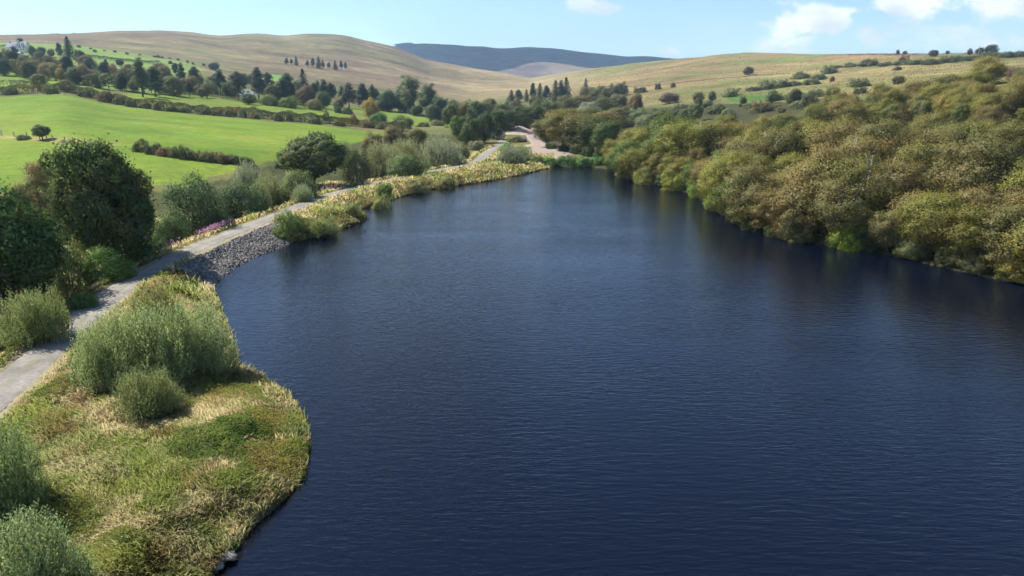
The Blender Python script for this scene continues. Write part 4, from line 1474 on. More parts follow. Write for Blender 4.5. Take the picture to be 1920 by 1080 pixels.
hedge('moor_wall', [(1120, 163), (1180, 163), (1230, 160), (1300, 153), (1400, 144), (1480, 138)], .9, 1.5, 'thin dark boundary line crossing the right hillside', 4000, (.09, .075, .045), .4, 407, .5)
hedge('skyline_hedge', [(1590, 105), (1650, 104), (1720, 104), (1790, 103), (1850, 102)], 2.2, 2, 'low dark hedge along the right skyline', 3500, (.06, .06, .04), .3, 408, .6)

# ------------------------------------------------------------------ right hillside bushes
HILL = [('mound', 1573, 127, 121, 26), ('mound', 1595, 126, 117, 32), ('mound', 1630, 124, 107, 42), ('mound', 1660, 124, 114, 36), ('mound', 1690, 122, 113, 40), ('mound', 1718, 121, 110, 44), ('mound', 1745, 121, 107, 46),
        ('mound', 1775, 118, 104, 50), ('mound', 1805, 114, 103, 44), ('mound', 1832, 111, 101, 44), ('mound', 1860, 108, 97, 44), ('mound', 1888, 108, 94, 36), ('mound', 1912, 106, 93, 36),
        ('mound', 1556, 138, 122, 34), ('mound', 1682, 132, 123, 20),
        ('mound', 1412, 171, 160, 28), ('mound', 1438, 168, 150, 42), ('mound', 1468, 164, 146, 36), ('mound', 1490, 161, 149, 36), ('mound', 1502, 148, 134, 40), ('mound', 1520, 159, 145, 38), ('mound', 1536, 150, 136, 30),
        ('mound', 1370, 182, 164, 38), ('mound', 1455, 189, 172, 46), ('mound', 1492, 187, 168, 52), ('mound', 1530, 182, 167, 46), ('mound', 1510, 202, 180, 60), ('mound', 1560, 196, 178, 50),
        ('mound', 1613, 163, 146, 48), ('mound', 1612, 176, 160, 30), ('round', 1683, 158, 140, 28), ('round', 1403, 141, 123, 22), ('mound', 1560, 153, 140, 11),
        ('round', 1683, 102.5, 92.5, 8), ('round', 1696, 103, 94, 9), ('mound', 1693, 115, 103, 22), ('round', 1750, 106, 92, 20), ('round', 1776, 102, 94, 8), ('round', 1818, 103, 90, 11), ('round', 1836, 103, 87, 18), ('round', 1856, 103, 81, 26),
        ('birch', 1848, 160, 104, 76), ('round', 1908, 158, 123, 54), ('round', 1734, 168, 150, 28), ('round', 1335, 190, 168, 18), ('round', 1308, 192, 170, 26), ('round', 1255, 194, 171, 44), ('mound', 1233, 168, 153, 14), ('mound', 1262, 164, 152, 11),
        ('round', 1166, 180, 152, 26), ('round', 1190, 216, 170, 36), ('mound', 1195, 222, 202, 66), ('mound', 1235, 218, 200, 50), ('mound', 1215, 232, 212, 60), ('round', 1232, 236, 206, 46), ('mound', 1270, 214, 194, 50), ('mound', 1200, 174, 160, 30)]
HILLL = ['leftmost low mound of the long gorse band below the skyline', 'second mound from the left in the skyline gorse band', 'tall dome shaped bush rising from the skyline gorse band', 'mound right of the tall dome in the gorse band', 'mound under the reddish skyline bush',
         'wide mound in the middle of the skyline gorse band', 'highest mound under the feathery skyline tree', 'broad mound right of the feathery skyline tree', 'mound left of the skyline tree group', 'mound below the skyline tree group', 'mound below the roundest skyline tree',
         'dark mound third from the right edge on skyline', 'dark bush at the right edge on the skyline', 'isolated bush left of the skyline gorse band', 'small dark bush below the skyline gorse band',
         'leftmost dark mound of the mid slope gorse clump', 'wide mound at lower left of the mid slope clump', 'mound in the middle of the mid slope clump', 'mound in front centre of the mid slope clump', 'upper mound of the mid slope clump', 'mound at lower right of the mid slope clump', 'topmost right mound of the mid slope clump',
         'pale low sallow at the left of the green wet patch', 'sallow on the right edge of the green wet patch', 'dark sallow above the wood in the middle', 'right sallow of the row above the wood', 'pale sallow merging with the wood top', 'grey sallow on the wood edge under the lens shaped bush',
         'lens shaped dark bush alone on the straw slope', 'small dark bush on the wood edge below the lens', 'round bush standing on top edge of the wood', 'round dark bush alone on the left part of hillside', 'tiny reddish bush on the open slope',
         'left one of the twin skyline trees', 'right one of the twin skyline trees', 'reddish bush below the twin skyline trees', 'feathery tree on the skyline', 'tiny tree on the skyline between feathery tree and group', 'leftmost small tree of the skyline group', 'middle tree of the skyline group', 'roundest largest tree of the skyline group',
         'big golden olive birch overtopping the wood at right', 'dark maroon tree at right edge of the wood top', 'small olive tree on the wood edge left of golden birch', 'small dark tree at the left wood top', 'olive round bush at the left wood top', 'purplish brown bush at the left wood top', 'small round bush left of the two poles', 'tiny dark bush beside the left hill pole',
         'dark blue green tree above the valley wood', 'brown tree left of the purplish bush', 'pale green sallow row above the bright grass patch', 'sallow right of the pale row', 'green sallow on the bright grass patch', 'dark green round bush right of the grass patch', 'grey green sallow below the purplish bush', 'low dark hedge bush left of the small round one']
HC = {1560: (.12, .06, .05), 1693: (.11, .075, .045), 1848: (.17, .15, .04), 1908: (.075, .05, .04), 1255: (.12, .09, .075), 1190: (.13, .10, .05), 1308: (.10, .10, .05), 1734: (.13, .12, .045), 1195: (.12, .15, .065), 1215: (.11, .14, .06), 1370: (.11, .13, .06), 1510: (.10, .125, .06)}
for i, ((k, q, b, t, w), l) in enumerate(zip(HILL, HILLL)):
    c = HC.get(q, (.070, .085, .042))
    if 1680 < q < 1870 and b < 107:
        c = (.045, .058, .034)
    plant(k, 'hillside_tree' if k != 'mound' else 'gorse_bush', q, b, t, w, c, .35 if k != 'mound' else .15, l, 'tree' if k != 'mound' else 'bush', 'bushes on the right hillside' if k == 'mound' else None)

# ------------------------------------------------------------------ the wood along the right shore
SR = smooth_line([wpt(a, b) for a, b in [(1135, 314)] + SHORE_R], 1.0)
lE = np.array(sorted(LE))
ROWN = ['waterline row', 'second row', 'third row', 'fourth row', 'fifth row', 'sixth row', 'seventh row', 'eighth row', 'ninth row', 'tenth row', 'eleventh row', 'twelfth row', 'thirteenth row', 'fourteenth row']
wr = random.Random(11)
TONES = [('olive', (.118, .116, .036), .25), ('brown tinged', (.140, .114, .044), .35), ('green', (.080, .108, .028), .15), ('yellowish', (.150, .146, .036), .3), ('dull brown', (.118, .108, .042), .25), ('golden olive', (.138, .128, .036), .35)]
offs = [1.2, 7.5, 15, 24, 34, 45, 57, 71, 87, 105, 125, 147, 171, 197]
for r_, off in enumerate(offs):
    step = (4.6 if r_ == 0 else 5.6) + r_ * .55
    acc = wr.uniform(0, step)
    row = []
    pos = 0.0
    for i in range(1, len(SR)):
        pos += float(np.linalg.norm(SR[i] - SR[i - 1]))
        if pos < acc:
            continue
        acc = pos + step * wr.uniform(.8, 1.25)
        t = SR[min(i + 3, len(SR) - 1)] - SR[max(i - 3, 0)]
        t /= np.linalg.norm(t)
        n = np.array([-t[1], t[0]])
        if n[0] < 0:
            n = -n
        n = unit(n * 1.0 + np.array([.15, .35]))
        p = SR[i] + n * (off + wr.uniform(-2, 2) * (0.4 if r_ == 0 else 1))
        s = p[0] / p[1]
        if s > .83 + .1 * (r_ < 2) or s < .125:
            continue
        if p[1] > np.interp(s, lE[:, 0], lE[:, 1]) * (.95 if s < .45 else .86):
            continue
        # the photograph's small clearing stays open
        if .155 < s < .215 and p[1] > 285:
            continue
        row.append((s, p))
    row.sort(key=lambda q: q[0])
    for i, (s, p) in enumerate(row):
        f = fbm(np.array([p[0] / 26]), np.array([p[1] / 26]), 505, 2)[0] + wr.uniform(-.22, .22)
        ti = 0 if f < .36 else 5 if f < .46 else 1 if f < .60 else 4 if f < .70 else 3
        if wr.random() < .09:
            ti = 2
        if s < .34 and r_ < 3 and wr.random() < .5:
            ti = wr.choice((2, 3))
        tn, c, a = TONES[ti]
        j = wr.uniform(.85, 1.15)
        c = tuple(v * j * q_ for v, q_ in zip(c, (.97, .97, .93)))
        h = (8.2 if r_ == 0 else 10.0 if r_ == 1 else 10.6 if r_ < 6 else 8.8) * wr.uniform(.68, 1.28)
        w = h * wr.uniform(.85, 1.2)
        k = 'round' if ti == 2 or wr.random() < .14 else 'birch'
        lab = f'{tn} tree in the right shore wood, {ROWN[r_]}, {ordw(i)} from its left end'
        plant(k, 'shore_tree', 0, 0, 0, 0, c, a, lab, 'tree', 'right shore wood', xy=(p[0], p[1]), size=(w, h))
# fringe of sallow at the water's edge, mostly coloured dark for the overhang's shade
acc, pos, k_ = 0.0, 0.0, 0
for i in range(4, len(SR)):
    pos += float(np.linalg.norm(SR[i] - SR[i - 1]))
    if pos < acc:
        continue
    acc = pos + wr.uniform(3.0, 4.8)
    t = SR[min(i + 3, len(SR) - 1)] - SR[max(i - 3, 0)]
    t /= np.linalg.norm(t)
    n = np.array([-t[1], t[0]])
    n = n if n[0] > 0 else -n
    p = SR[i] + n * wr.uniform(.2, .9)
    if p[0] / p[1] > .86:
        continue
    h = wr.uniform(1.6, 3.0)
    c = wr.choice(((.050, .062, .026), (.060, .066, .028), (.045, .060, .022), (.085, .092, .032)))
    plant('shrub', 'fringe_bush', 0, 0, 0, 0, c, .15, f'low bush of the waterline fringe under the right wood, {ordw(k_)} from left', 'bush', 'waterline fringe', xy=(p[0], p[1]), size=(h * wr.uniform(1.3, 1.8), h))
    k_ += 1
# low growth leaning over the water
for i, (q, b, t, w, c, l) in enumerate([
        (1588, 470, 402, 92, (.19, .24, .03), 'bright yellow green bush leaning over the water below the wood'),
        (1312, 372, 330, 60, (.13, .17, .035), 'green yellow bush at the waterline of the left wood end'),
        (1265, 358, 318, 60, (.17, .175, .035), 'yellow green bush at the waterline left of the inlet'),
        (1210, 346, 308, 60, (.15, .15, .04), 'yellow olive bush where the wood meets the lake head'),
        (1350, 398, 345, 64, (.145, .175, .036), 'fresh green bush at the inlet of the wood'),
        (1420, 432, 372, 76, (.12, .125, .055), 'grey olive bush on the point of the wood'),
        (1905, 534, 470, 100, (.19, .165, .04), 'golden bush at the right edge over the water'),
        (1712, 490, 430, 80, (.10, .11, .05), 'grey green bush right of the bright yellow green one'),
        (1490, 455, 400, 70, (.105, .115, .048), 'olive bush low over the water left of the bright one'),
        (1800, 510, 452, 80, (.11, .11, .042), 'dark olive bush low over the water near right edge'),
        (1170, 334, 312, 44, (.16, .165, .06), 'pale low bush at the far right corner of lake')]):
    s, d0, _ = PZ(q, b, 0)
    plant('shrub', 'waterside_bush', q, b, t, w, c, .15, l, 'bush', d=d0 + 1.6)

# ------------------------------------------------------------------ ground cover on the banks
def bank_samples(n, g, smin, smax, dmin, dmax):
    s = g.uniform(smin, smax, n)
    d = np.exp(g.uniform(math.log(dmin), math.log(dmax), n))
    return s * d, d


def grass(name, seed, n, smin, smax, dmin, dmax, accept, palette, length, label, lean=.45, widthk=.00085):
    g = np.random.default_rng(seed)
    x, y = bank_samples(n, g, smin, smax, dmin, dmax)
    ok = accept(x, y, g)
    x, y = x[ok], y[ok]
    n = len(x)
    z = zat(x, y)
    L_ = length(x, y) * (.55 + .9 * g.random(n))
    fa = fbm(x / 3.1, y / 3.1, seed + 3, 3) * 9.0 + g.normal(size=n) * 1.1
    le = lean * (.4 + 1.3 * vnoise(x / 2.3, y / 2.3, seed + 8)) + g.normal(size=n) * .15
    le = np.clip(le, .05, 1.25)
    dirh = np.stack([np.cos(fa), np.sin(fa)], 1)
    mid = np.stack([x + dirh[:, 0] * L_ * .28 * le, y + dirh[:, 1] * L_ * .28 * le, z + L_ * .55 * np.cos(le * .6)], 1)
    tip = np.stack([x + dirh[:, 0] * L_ * np.sin(le) * .95, y + dirh[:, 1] * L_ * np.sin(le) * .95, z + L_ * np.maximum(.25, np.cos(le))], 1)
    wd = np.maximum(.012, y * widthk) * (.7 + .7 * g.random(n))
    a = g.random(n) * 6.28
    sd = np.stack([np.cos(a), np.sin(a), np.zeros(n)], 1) * wd[:, None]
    b0 = np.stack([x, y, z - .03], 1)
    V = np.stack([b0, mid + sd, tip, mid - sd], 1)
    F = np.arange(n * 4).reshape(n, 4)
    col = palette(x, y, g)
    col = col * (.72 + .56 * g.random(n))[:, None]
    me = mesh_np(name, V.reshape(-1, 3), F, M_GRASS, None, {'col': np.repeat(col, 4, 0)}, normals=np.repeat(unit(rnd_unit(g, n) * .45 + np.array([0, 0, 1.])), 4, 0))
    return tag(link(name, me), label, name.replace('_', ' '), kind='stuff')


def lerp3(a, b, t):
    return np.array(a) * (1 - t)[:, None] + np.array(b) * t[:, None]


def bank_palette(x, y, g):
    n1 = fbm(x / 1.7, y / 1.7, 201, 4) + g.normal(size=len(x)) * .05
    n2 = fbm(x / 5.5, y / 5.5, 207, 3) + g.normal(size=len(x)) * .04
    c = lerp3((.37, .40, .11), (.66, .56, .30), sstep(.34, .54, n1))
    c = c * (1 - sstep(.58, .68, n2) * .75)[:, None] + np.array((.20, .28, .06)) * (sstep(.58, .68, n2) * .75)[:, None]
    red = sstep(.58, .7, fbm(x / 1.9, y / 1.9, 211, 3))
    return c * (1 - red * .6)[:, None] + np.array((.30, .19, .085)) * (red * .6)[:, None]


def reed_palette(x, y, g):
    n1 = vnoise(x / 1.3, y / 1.3, 221)
    return lerp3((.25, .29, .11), (.50, .43, .21), sstep(.3, .75, n1 + g.normal(size=len(x)) * .12))


RIP_PX = [(330, 526), (395, 538), (432, 507), (482, 480), (556, 454), (524, 431), (480, 434), (425, 458), (375, 490)]
RIP = [wpt(a, b, .6) for a, b in RIP_PX]


def acc_bank(x, y, g):
    ld = seg_dist(x, y, LAKE, True)
    td = seg_dist(x, y, TRKS)
    return (~inside(x, y, LAKE)) & (td > 1.75 + .5 * g.random(len(x))) & (~inside(x, y, RIP)) & ((ld < 24) | (td < 4.6)) & (ld > .2)


def acc_reed(x, y, g):
    ld = seg_dist(x, y, LAKE, True)
    return (~inside(x, y, LAKE)) & (~inside(x, y, RIP)) & (ld < 1.9) & (ld > .02)


def near_len(x, y):
    return .18 + .34 * vnoise(x / 2.2, y / 2.2, 231)


grass('bank_grass', 501, 340000, -1.0, -.28, 19, 62, acc_bank, bank_palette, near_len, 'tall mixed green and straw coloured grass covering the near bank', .7, .00060)
grass('verge_grass', 502, 260000, -.72, .06, 62, 240, acc_bank, bank_palette, lambda x, y: .45 + .45 * vnoise(x / 3, y / 3, 233), 'dry pale grass along track verges and the grassy spit', .5, .0009)
grass('reeds', 503, 150000, -.75, .08, 19, 200, acc_reed, reed_palette, lambda x, y: np.where(y < 60, .32, .5) + .4 * vnoise(x / 2, y / 2, 235), 'pale green reeds fringing the water along the left bank', .55, .0009)

# herb and bramble patches on the near bank: low leafy cover
def herb_patch(name, seed, blobs, n, ll, cols, label):
    g = np.random.default_rng(seed)
    per = n // len(blobs)
    VV_, FF_, CC_ = [], [], []
    off = 0
    for (q, b, rw, rd, hh) in blobs:
        x0, y0, _ = hit(q, b)
        rr = np.sqrt(g.random(per))
        a = g.random(per) * 6.283
        k = .75 + .5 * vnoise(np.cos(a) * 1.7 + seed, np.sin(a) * 1.7 + q, 7)
        x = x0 + np.cos(a) * rr * rw * k
        y = y0 + np.sin(a) * rr * rd * k
        ok = (~inside(x, y, LAKE)) & (seg_dist(x, y, TRKS) > 1.7)
        x, y, r2 = x[ok], y[ok], rr[ok]
        z = zat(x, y) + hh * (1 - r2 ** 2.2) * (.45 + .9 * fbm(x / .9, y / .9, seed, 3)) * (.82 + .18 * g.random(len(x))) + .12
        C = np.stack([x, y, z], 1)
        m = len(x)
        V, F = leaf_quads(C, rnd_unit(g, m) * np.array([1, 1, .5]), unit(rnd_unit(g, m) * .75 + np.array([0, 0, 1])), ll * (.6 + .8 * g.random(m)), ll * .62 * (.6 + .8 * g.random(m)))
        cn = fbm(x / 1.1, y / 1.1, seed + 4, 3)
        c = lerp3(cols[0], cols[1], sstep(.36, .62, cn + g.normal(size=m) * .06)) * (.7 + .6 * g.random(m))[:, None]
        VV_.append(V)
        FF_.append(F + off)
        CC_.append(np.repeat(c, 4, 0))
        off += len(V)
    me = mesh_np(name, np.concatenate(VV_), np.concatenate(FF_), M_GRASS, None, {'col': np.concatenate(CC_)})
    return tag(link(name, me), label, 'ground cover', kind='stuff')


herb_patch('brambles', 601, [(395, 835, 2.2, 1.9, .38), (355, 885, 1.5, 1.3, .28), (440, 800, 1.6, 1.5, .3)], 15000, .13, ((.12, .185, .042), (.22, .27, .065)), 'dark green bramble patch in the middle of near bank')
herb_patch('meadow_herbs', 602, [(440, 745, 3.4, 2.4, .35), (520, 800, 2.3, 2.6, .4), (500, 880, 2.2, 2.2, .4), (430, 905, 2.6, 1.3, .3), (545, 850, 1.1, 2.0, .4)], 30000, .10, ((.22, .27, .06), (.32, .27, .075)), 'olive and reddish meadow herbs near the water edge')
herb_patch('meadow_herbs', 603, [(60, 1000, 2.2, 2.0, .35), (150, 960, 1.6, 1.5, .3), (120, 730, 1.5, 2.2, .4), (165, 690, 1.2, 2.0, .4), (310, 760, 2.2, 1.6, .5), (240, 1010, 1.3, 1.0, .25), (390, 1010, 1.4, .9, .3)], 24000, .10, ((.15, .20, .05), (.23, .24, .06)), 'green meadow herbs under the willows of the near bank')
herb_patch('verge_herbs', 604, [(30, 660, 2.2, 3.0, .5), (110, 600, 1.8, 3.0, .5), (200, 535, 1.8, 4.0, .5), (260, 498, 1.8, 4.5, .5), (320, 468, 1.6, 4.0, .45), (410, 432, 1.6, 4.0, .4)], 20000, .16, ((.10, .16, .03), (.17, .19, .05)), 'green weeds on the far verge of the track')
herb_patch('spit_herbs', 605, [(590, 432, 4, 3.2, 1.0), (640, 415, 4, 3.5, .8), (560, 440, 3, 2.6, .8), (690, 385, 3.2, 5, .6), (800, 350, 5, 6, .7), (870, 340, 6, 7, .7), (930, 325, 7, 10, .6), (990, 318, 5, 6, .4), (750, 362, 3, 4, .5)], 26000, .26, ((.16, .19, .06), (.32, .27, .105)), 'leafy green and straw growth on the grassy spits')

# rushes and tussocks that roughen the slopes and pasture
def tufts(name, seed, n, smin, smax, dmin, dmax, accept, cols, size, label):
    g = np.random.default_rng(seed)
    x, y = bank_samples(n, g, smin, smax, dmin, dmax)
    ok = accept(x, y)
    x, y = x[ok], y[ok]
    n = len(x)
    sz = size(y) * (.5 + .9 * g.random(n))
    C = np.stack([x, y, zat(x, y) + sz * .3], 1)
    V, F = leaf_quads(C, rnd_unit(g, n) * .5 + np.array([0, 0, 1.]), rnd_unit(g, n) * .5 + np.array([-.3, -.3, .9]), sz, sz * 1.5)
    cn = fbm(x / 45, y / 45, seed, 3) + g.normal(size=n) * .09
    c = lerp3(cols[0], cols[1], sstep(.38, .62, cn)) * (.75 + .5 * g.random(n))[:, None]
    me = mesh_np(name, V, F, M_GRASS, None, {'col': np.repeat(c, 4, 0)})
    tag(link(name, me), label, 'grass', kind='stuff')


def on_right(x, y):
    s_ = x / y
    return (y > np.interp(s_, lE[:, 0], lE[:, 1]) * 1.02) & (y < np.interp(s_, *np.array(sorted(LH)).T[:2]) * 1.03) & (fbm(x / 30, y / 30, 91, 3) > .44)


tufts('hillside_rushes', 821, 34000, .06, .86, 250, 1400, on_right, ((.20, .185, .07), (.27, .21, .095)), lambda y: .2 + y * .00042, 'straw and rush tussocks roughening the right hillside')

# rosebay willowherb
def willowherb(px, off, ln_, wd_, n, label, seed):
    g = np.random.default_rng(seed)
    # beside the track where it crosses this column of the photograph, off metres to its left
    sT = TRKS[:, 0] / TRKS[:, 1]
    k = int(np.argmin(np.abs(sT - px_dir(px, 420)[0])))
    t = unit(TRKS[k + 2] - TRKS[k - 2])
    nl = np.array([-t[1], t[0]])
    c0 = TRKS[k] + nl * off
    x0, y0 = c0
    a_, b_ = g.normal(size=n) * ln_, g.normal(size=n) * wd_
    x = x0 + t[0] * a_ + nl[0] * b_
    y = y0 + t[1] * a_ + nl[1] * b_
    ok = seg_dist(x, y, TRKS) > 1.9
    x, y = x[ok], y[ok]
    n = len(x)
    z = zat(x, y)
    h = 1.1 + .5 * g.random(n)
    C, Ld, cc = [], [], []
    pink, gr = np.array((.50, .27, .39)), np.array((.13, .16, .05))
    for k in range(9):
        t = (k + .5) / 9
        C.append(np.stack([x + g.normal(size=n) * .05, y + g.normal(size=n) * .05, z + h * t], 1))
        Ld.append(rnd_unit(g, n) + np.array([0, 0, .8]))
        cc.append(np.tile(pink if t > .5 else gr, (n, 1)) * (.75 + .5 * g.random(n))[:, None])
    C, Ld, cc = map(np.concatenate, (C, Ld, cc))
    V, F = leaf_quads(C, Ld, rnd_unit(g, len(C)), np.full(len(C), .24), np.full(len(C), .12))
    o0 = np.array([x0, y0, float(zat(x0, y0))])
    me = mesh_np('flower_patch', V - o0, F, M_GRASS, None, {'col': np.repeat(cc, 4, 0)})
    o = link('flower_patch', me, None, tuple(o0))
    return tag(o, label, 'flowers', kind='stuff')


willowherb(450, 3.2, 1.9, .6, 200, 'pink willowherb patch beside the track under the dark sallow', 701)
willowherb(352, 3.0, 1.2, .5, 26, 'thin pink willowherb patch by the track right of sycamore', 702)
willowherb(655, 3.2, 3.5, .8, 45, 'faint pink flowers on the verge right of the oak', 703)

# ------------------------------------------------------------------ stone slope
def ico(sub=0):
    t = (1 + 5 ** .5) / 2
    V = unit(np.array([(-1, t, 0), (1, t, 0), (-1, -t, 0), (1, -t, 0), (0, -1, t), (0, 1, t), (0, -1, -t), (0, 1, -t), (t, 0, -1), (t, 0, 1), (-t, 0, -1), (-t, 0, 1)], float))
    F = np.array([(0, 11, 5), (0, 5, 1), (0, 1, 7), (0, 7, 10), (0, 10, 11), (1, 5, 9), (5, 11, 4), (11, 10, 2), (10, 7, 6), (7, 1, 8), (3, 9, 4), (3, 4, 2), (3, 2, 6), (3, 6, 8), (3, 8, 9), (4, 9, 5), (2, 4, 11), (6, 2, 10), (8, 6, 7), (9, 8, 1)])
    return V, F


def stone_mat():
    m, N, L, out = new_mat('riprap_stones')
    a = N.new('ShaderNodeAttribute')
    a.attribute_name = 'col'
    p = N.new('ShaderNodeBsdfPrincipled')
    p.inputs['Roughness'].default_value = .85
    L.new(a.outputs['Color'], p.inputs['Base Color'])
    L.new(p.outputs[0], out.inputs['Surface'])
    return m


def riprap():
    g = np.random.default_rng(901)
    IV, IF = ico()
    rp = np.array(RIP)
    lo, hi = rp.min(0), rp.max(0)
    x = g.uniform(lo[0], hi[0], 50000)
    y = g.uniform(lo[1], hi[1], 50000)
    ld = seg_dist(x, y, LAKE, True)
    ok = inside(x, y, RIP) & ~(inside(x, y, LAKE) & (ld > .9)) & (seg_dist(x, y, TRKS) > 2.3)
    x, y = x[ok][:11000], y[ok][:11000]
    n = len(x)
    r = .075 + .12 * g.random(n) ** 2.5
    z = zat(x, y) + r * .35
    V = IV[None] * (1 + g.normal(size=(n, 12, 1)) * .22) * (r[:, None] * (.65 + .7 * g.random((n, 3))))[:, None, :]
    a = g.random(n) * 6.28
    ca, sa = np.cos(a)[:, None], np.sin(a)[:, None]
    V = np.stack([V[..., 0] * ca - V[..., 1] * sa, V[..., 0] * sa + V[..., 1] * ca, V[..., 2]], -1) + np.stack([x, y, z], 1)[:, None]
    F = (IF[None] + np.arange(n)[:, None, None] * 12).reshape(-1, 3)
    tone = np.array((.145, .132, .118)) * (.45 + 1.15 * g.random(n) ** 1.4)[:, None] * (1 + g.normal(size=(n, 3)) * .04)
    me = mesh_np('riprap_stones', V.reshape(-1, 3), F, stone_mat(), None, {'col': np.repeat(tone, 12, 0)})
    tag(link('riprap_stones', me), 'grey broken stones paving the slope below the track', 'stones', kind='stuff')


riprap()


def boulder(px, py, size, name, label, seed, mat=M_PALEROCK, d=None, z=None):
    g = np.random.default_rng(seed)
    V, F = ico()
    for _ in range(2):      # subdivide
        mp, nv, nf = {}, list(map(tuple, V)), []
        def midp(a, b):
            k = (min(a, b), max(a, b))
            if k not in mp:
                m = (np.array(nv[a]) + np.array(nv[b])) / 2
                mp[k] = len(nv)
                nv.append(tuple(m / np.linalg.norm(m)))
            return mp[k]
        for a, b, c in F:
            ab, bc, ca_ = midp(a, b), midp(b, c), midp(c, a)
            nf += [(a, ab, ca_), (b, bc, ab), (c, ca_, bc), (ab, bc, ca_)]
        V, F = np.array(nv), np.array(nf)
    nn = fbm(V[:, 0] * 1.6 + seed, V[:, 1] * 1.6 + V[:, 2] * 1.3, seed, 4)
    V = V * (.6 + .8 * nn)[:, None] * np.array(size)
    x, y, zz = hit(px, py)
    o = link(name, mesh_np(name, V, F, mat), None, (x, y, (zz if z is None else z) + size[2] * .35))
    return tag(o, label, 'rock')


boulder(424, 1046, (.5, .35, .2), 'pale_rock', 'pale lumpy rock at the water edge, bottom of bank', 11, z=.12)
boulder(408, 1062, (.28, .24, .13), 'pale_rock', 'smaller pale rock beside the lumpy one at the water', 12, z=.1)
boulder(902, 273, (1.1, .8, .7), 'track_boulder', 'pale sandy boulder in the bushes left of track end', 13)

# ------------------------------------------------------------------ gravel works at the lake head
def sheet(name, pxs, z, mat, lift=.06):
    pts = np.array([wpt(a, b, z) for a, b in pxs])
    # fan of rings so that it follows the ground
    c = pts.mean(0)
    dense = smooth_line(list(map(tuple, pts)) + [tuple(pts[0])], 2.5)[:-1]
    V, F = [], []
    m = len(dense)
    K = 8
    for k in range(K + 1):
        f = k / K
        for p in dense:
            q = c + (p - c) * f
            V.append((q[0], q[1], float(zat(q[0], q[1])) + lift - (.25 if k == K else 0)))
    for k in range(K):
        for i in range(m):
            a, b = k * m + i, k * m + (i + 1) % m
            F.append((a, b, b + m, a + m))
    return tag(link(name, mesh_np(name, V, F, mat, smooth=True)), kind='structure')


sheet('gravel_road', [(1090, 289), (1040, 293), (995, 291), (985, 284), (1000, 274), (990, 262), (985, 252), (990, 243), (1008, 238), (1015, 248), (1008, 258), (1022, 268), (1050, 278)], 1.9, M_GRAVEL, .15)


def heap(px, py, top, wpx, depth, name, label, seed, d=None):
    g = np.random.default_rng(seed)
    if d is None:
        x0, y0, z0 = hit(px, py)
    else:
        s, _ = px_dir(px, py)
        x0, y0 = s * d, d
        z0 = float(zat(x0, y0))
    h = CAM_H + px_dir(px, top)[1] * y0 - z0
    w = wpx / FPX * y0
    n = 40
    u = np.linspace(-1, 1, n)
    U, Vv = np.meshgrid(u, u, indexing='ij')
    r = np.sqrt(U ** 2 + Vv ** 2) * (.85 + .4 * (fbm(U * 2 + seed, Vv * 2, seed, 3)))
    H = np.maximum(0, 1 - r) ** .85 * h * 1.15 * (.8 + .4 * fbm(U * 3, Vv * 3 + seed, seed + 2, 3))
    X = U * w / 2 * 1.15
    Y = Vv * depth / 2
    Z = H - .35 * (r > .98) + zat(x0 + X, y0 + Y) - z0
    idx_ = np.arange(n * n).reshape(n, n)
    F = np.stack([idx_[:-1, :-1], idx_[1:, :-1], idx_[1:, 1:], idx_[:-1, 1:]], -1).reshape(-1, 4)
    o = link(name, mesh_np(name, np.stack([X, Y, Z], -1).reshape(-1, 3), F, M_SPOIL, smooth=True), None, (x0, y0, z0))
    return tag(o, label, 'gravel heap')


heap(972, 253, 237, 62, 44, 'spoil_heap', 'large pinkish spoil heap beside the teal cabin', 21, d=320)
heap(1005, 246, 235, 30, 36, 'spoil_heap', 'gravel bank rising under the orange barrier', 22, d=350)
heap(1000, 281, 270, 32, 12, 'spoil_heap', 'small pale heap near the lake head brambles', 23, d=245)
heap(1052, 290, 279, 70, 9, 'spoil_heap', 'long low pale gravel heap behind the brambles', 24, d=226)


def place(px, py, d=None):
    if d is None:
        return hit(px, py)
    s, _ = px_dir(px, py)
    return (s * d, d, float(zat(s * d, d)))


def root(name, loc, label, cat, group=None, rz=0):
    r = bpy.data.objects.new(name, None)
    COL.objects.link(r)
    r.location = loc
    r.rotation_euler = (0, 0, rz)
    return tag(r, label, cat, group)


c = root('site_cabin', place(935, 254, 298), 'teal site cabin at the end of the track', 'cabin', rz=.15)
MB().box((0, 0, 1.2), (1.9, 1.6, 2.2)).build('body', M_TEAL, c)
MB().box((0, 0, 2.36), (2.1, 1.8, .12)).build('roof', M_DARK, c)
MB().box((.3, -.83, 1.1), (.75, .06, 1.9)).build('door', M_WHITE, c)
MB().box((0, 0, .05), (1.8, 1.5, .12)).build('skid', M_DARK, c)
c = root('water_tank', place(928, 255, 296), 'white tank standing left of the teal cabin', 'tank')
MB().tube([(0, 0, 0), (0, 0, .15), (0, 0, 1.3), (0, 0, 1.55), (0, 0, 1.62)], [.62, .68, .68, .42, .2], 14).build('body', M_WHITE, c)
MB().tube([(0, 0, 1.6), (0, 0, 1.72)], [.22, .22], 10).build('lid', M_DARK, c)
for q, mt, l in ((936, M_DARK, 'dark gate post at the end of the track'), (939.5, M_WHITE, 'white gate post at the end of the track')):
    c = root('gate_post', place(q, 263, 272), l, 'post')
    MB().box((0, 0, .65), (.32, .32, 1.5)).build('post', mt, c)
    MB().box((0, 0, 1.44), (.42, .42, .1)).build('cap', mt, c)
c = root('marker_post', place(923.5, 287, 236), 'short grey marker post on the right edge of track', 'post')
MB().box((0, 0, .5), (.2, .2, 1.2)).build('post', M_WOOD, c)
MB().box((0, 0, 1.13), (.24, .24, .08)).build('cap', M_WOOD, c)
c = root('barrier_fence', place(1003, 234, 362), 'orange plastic barrier at the top of the gravel road', 'barrier')
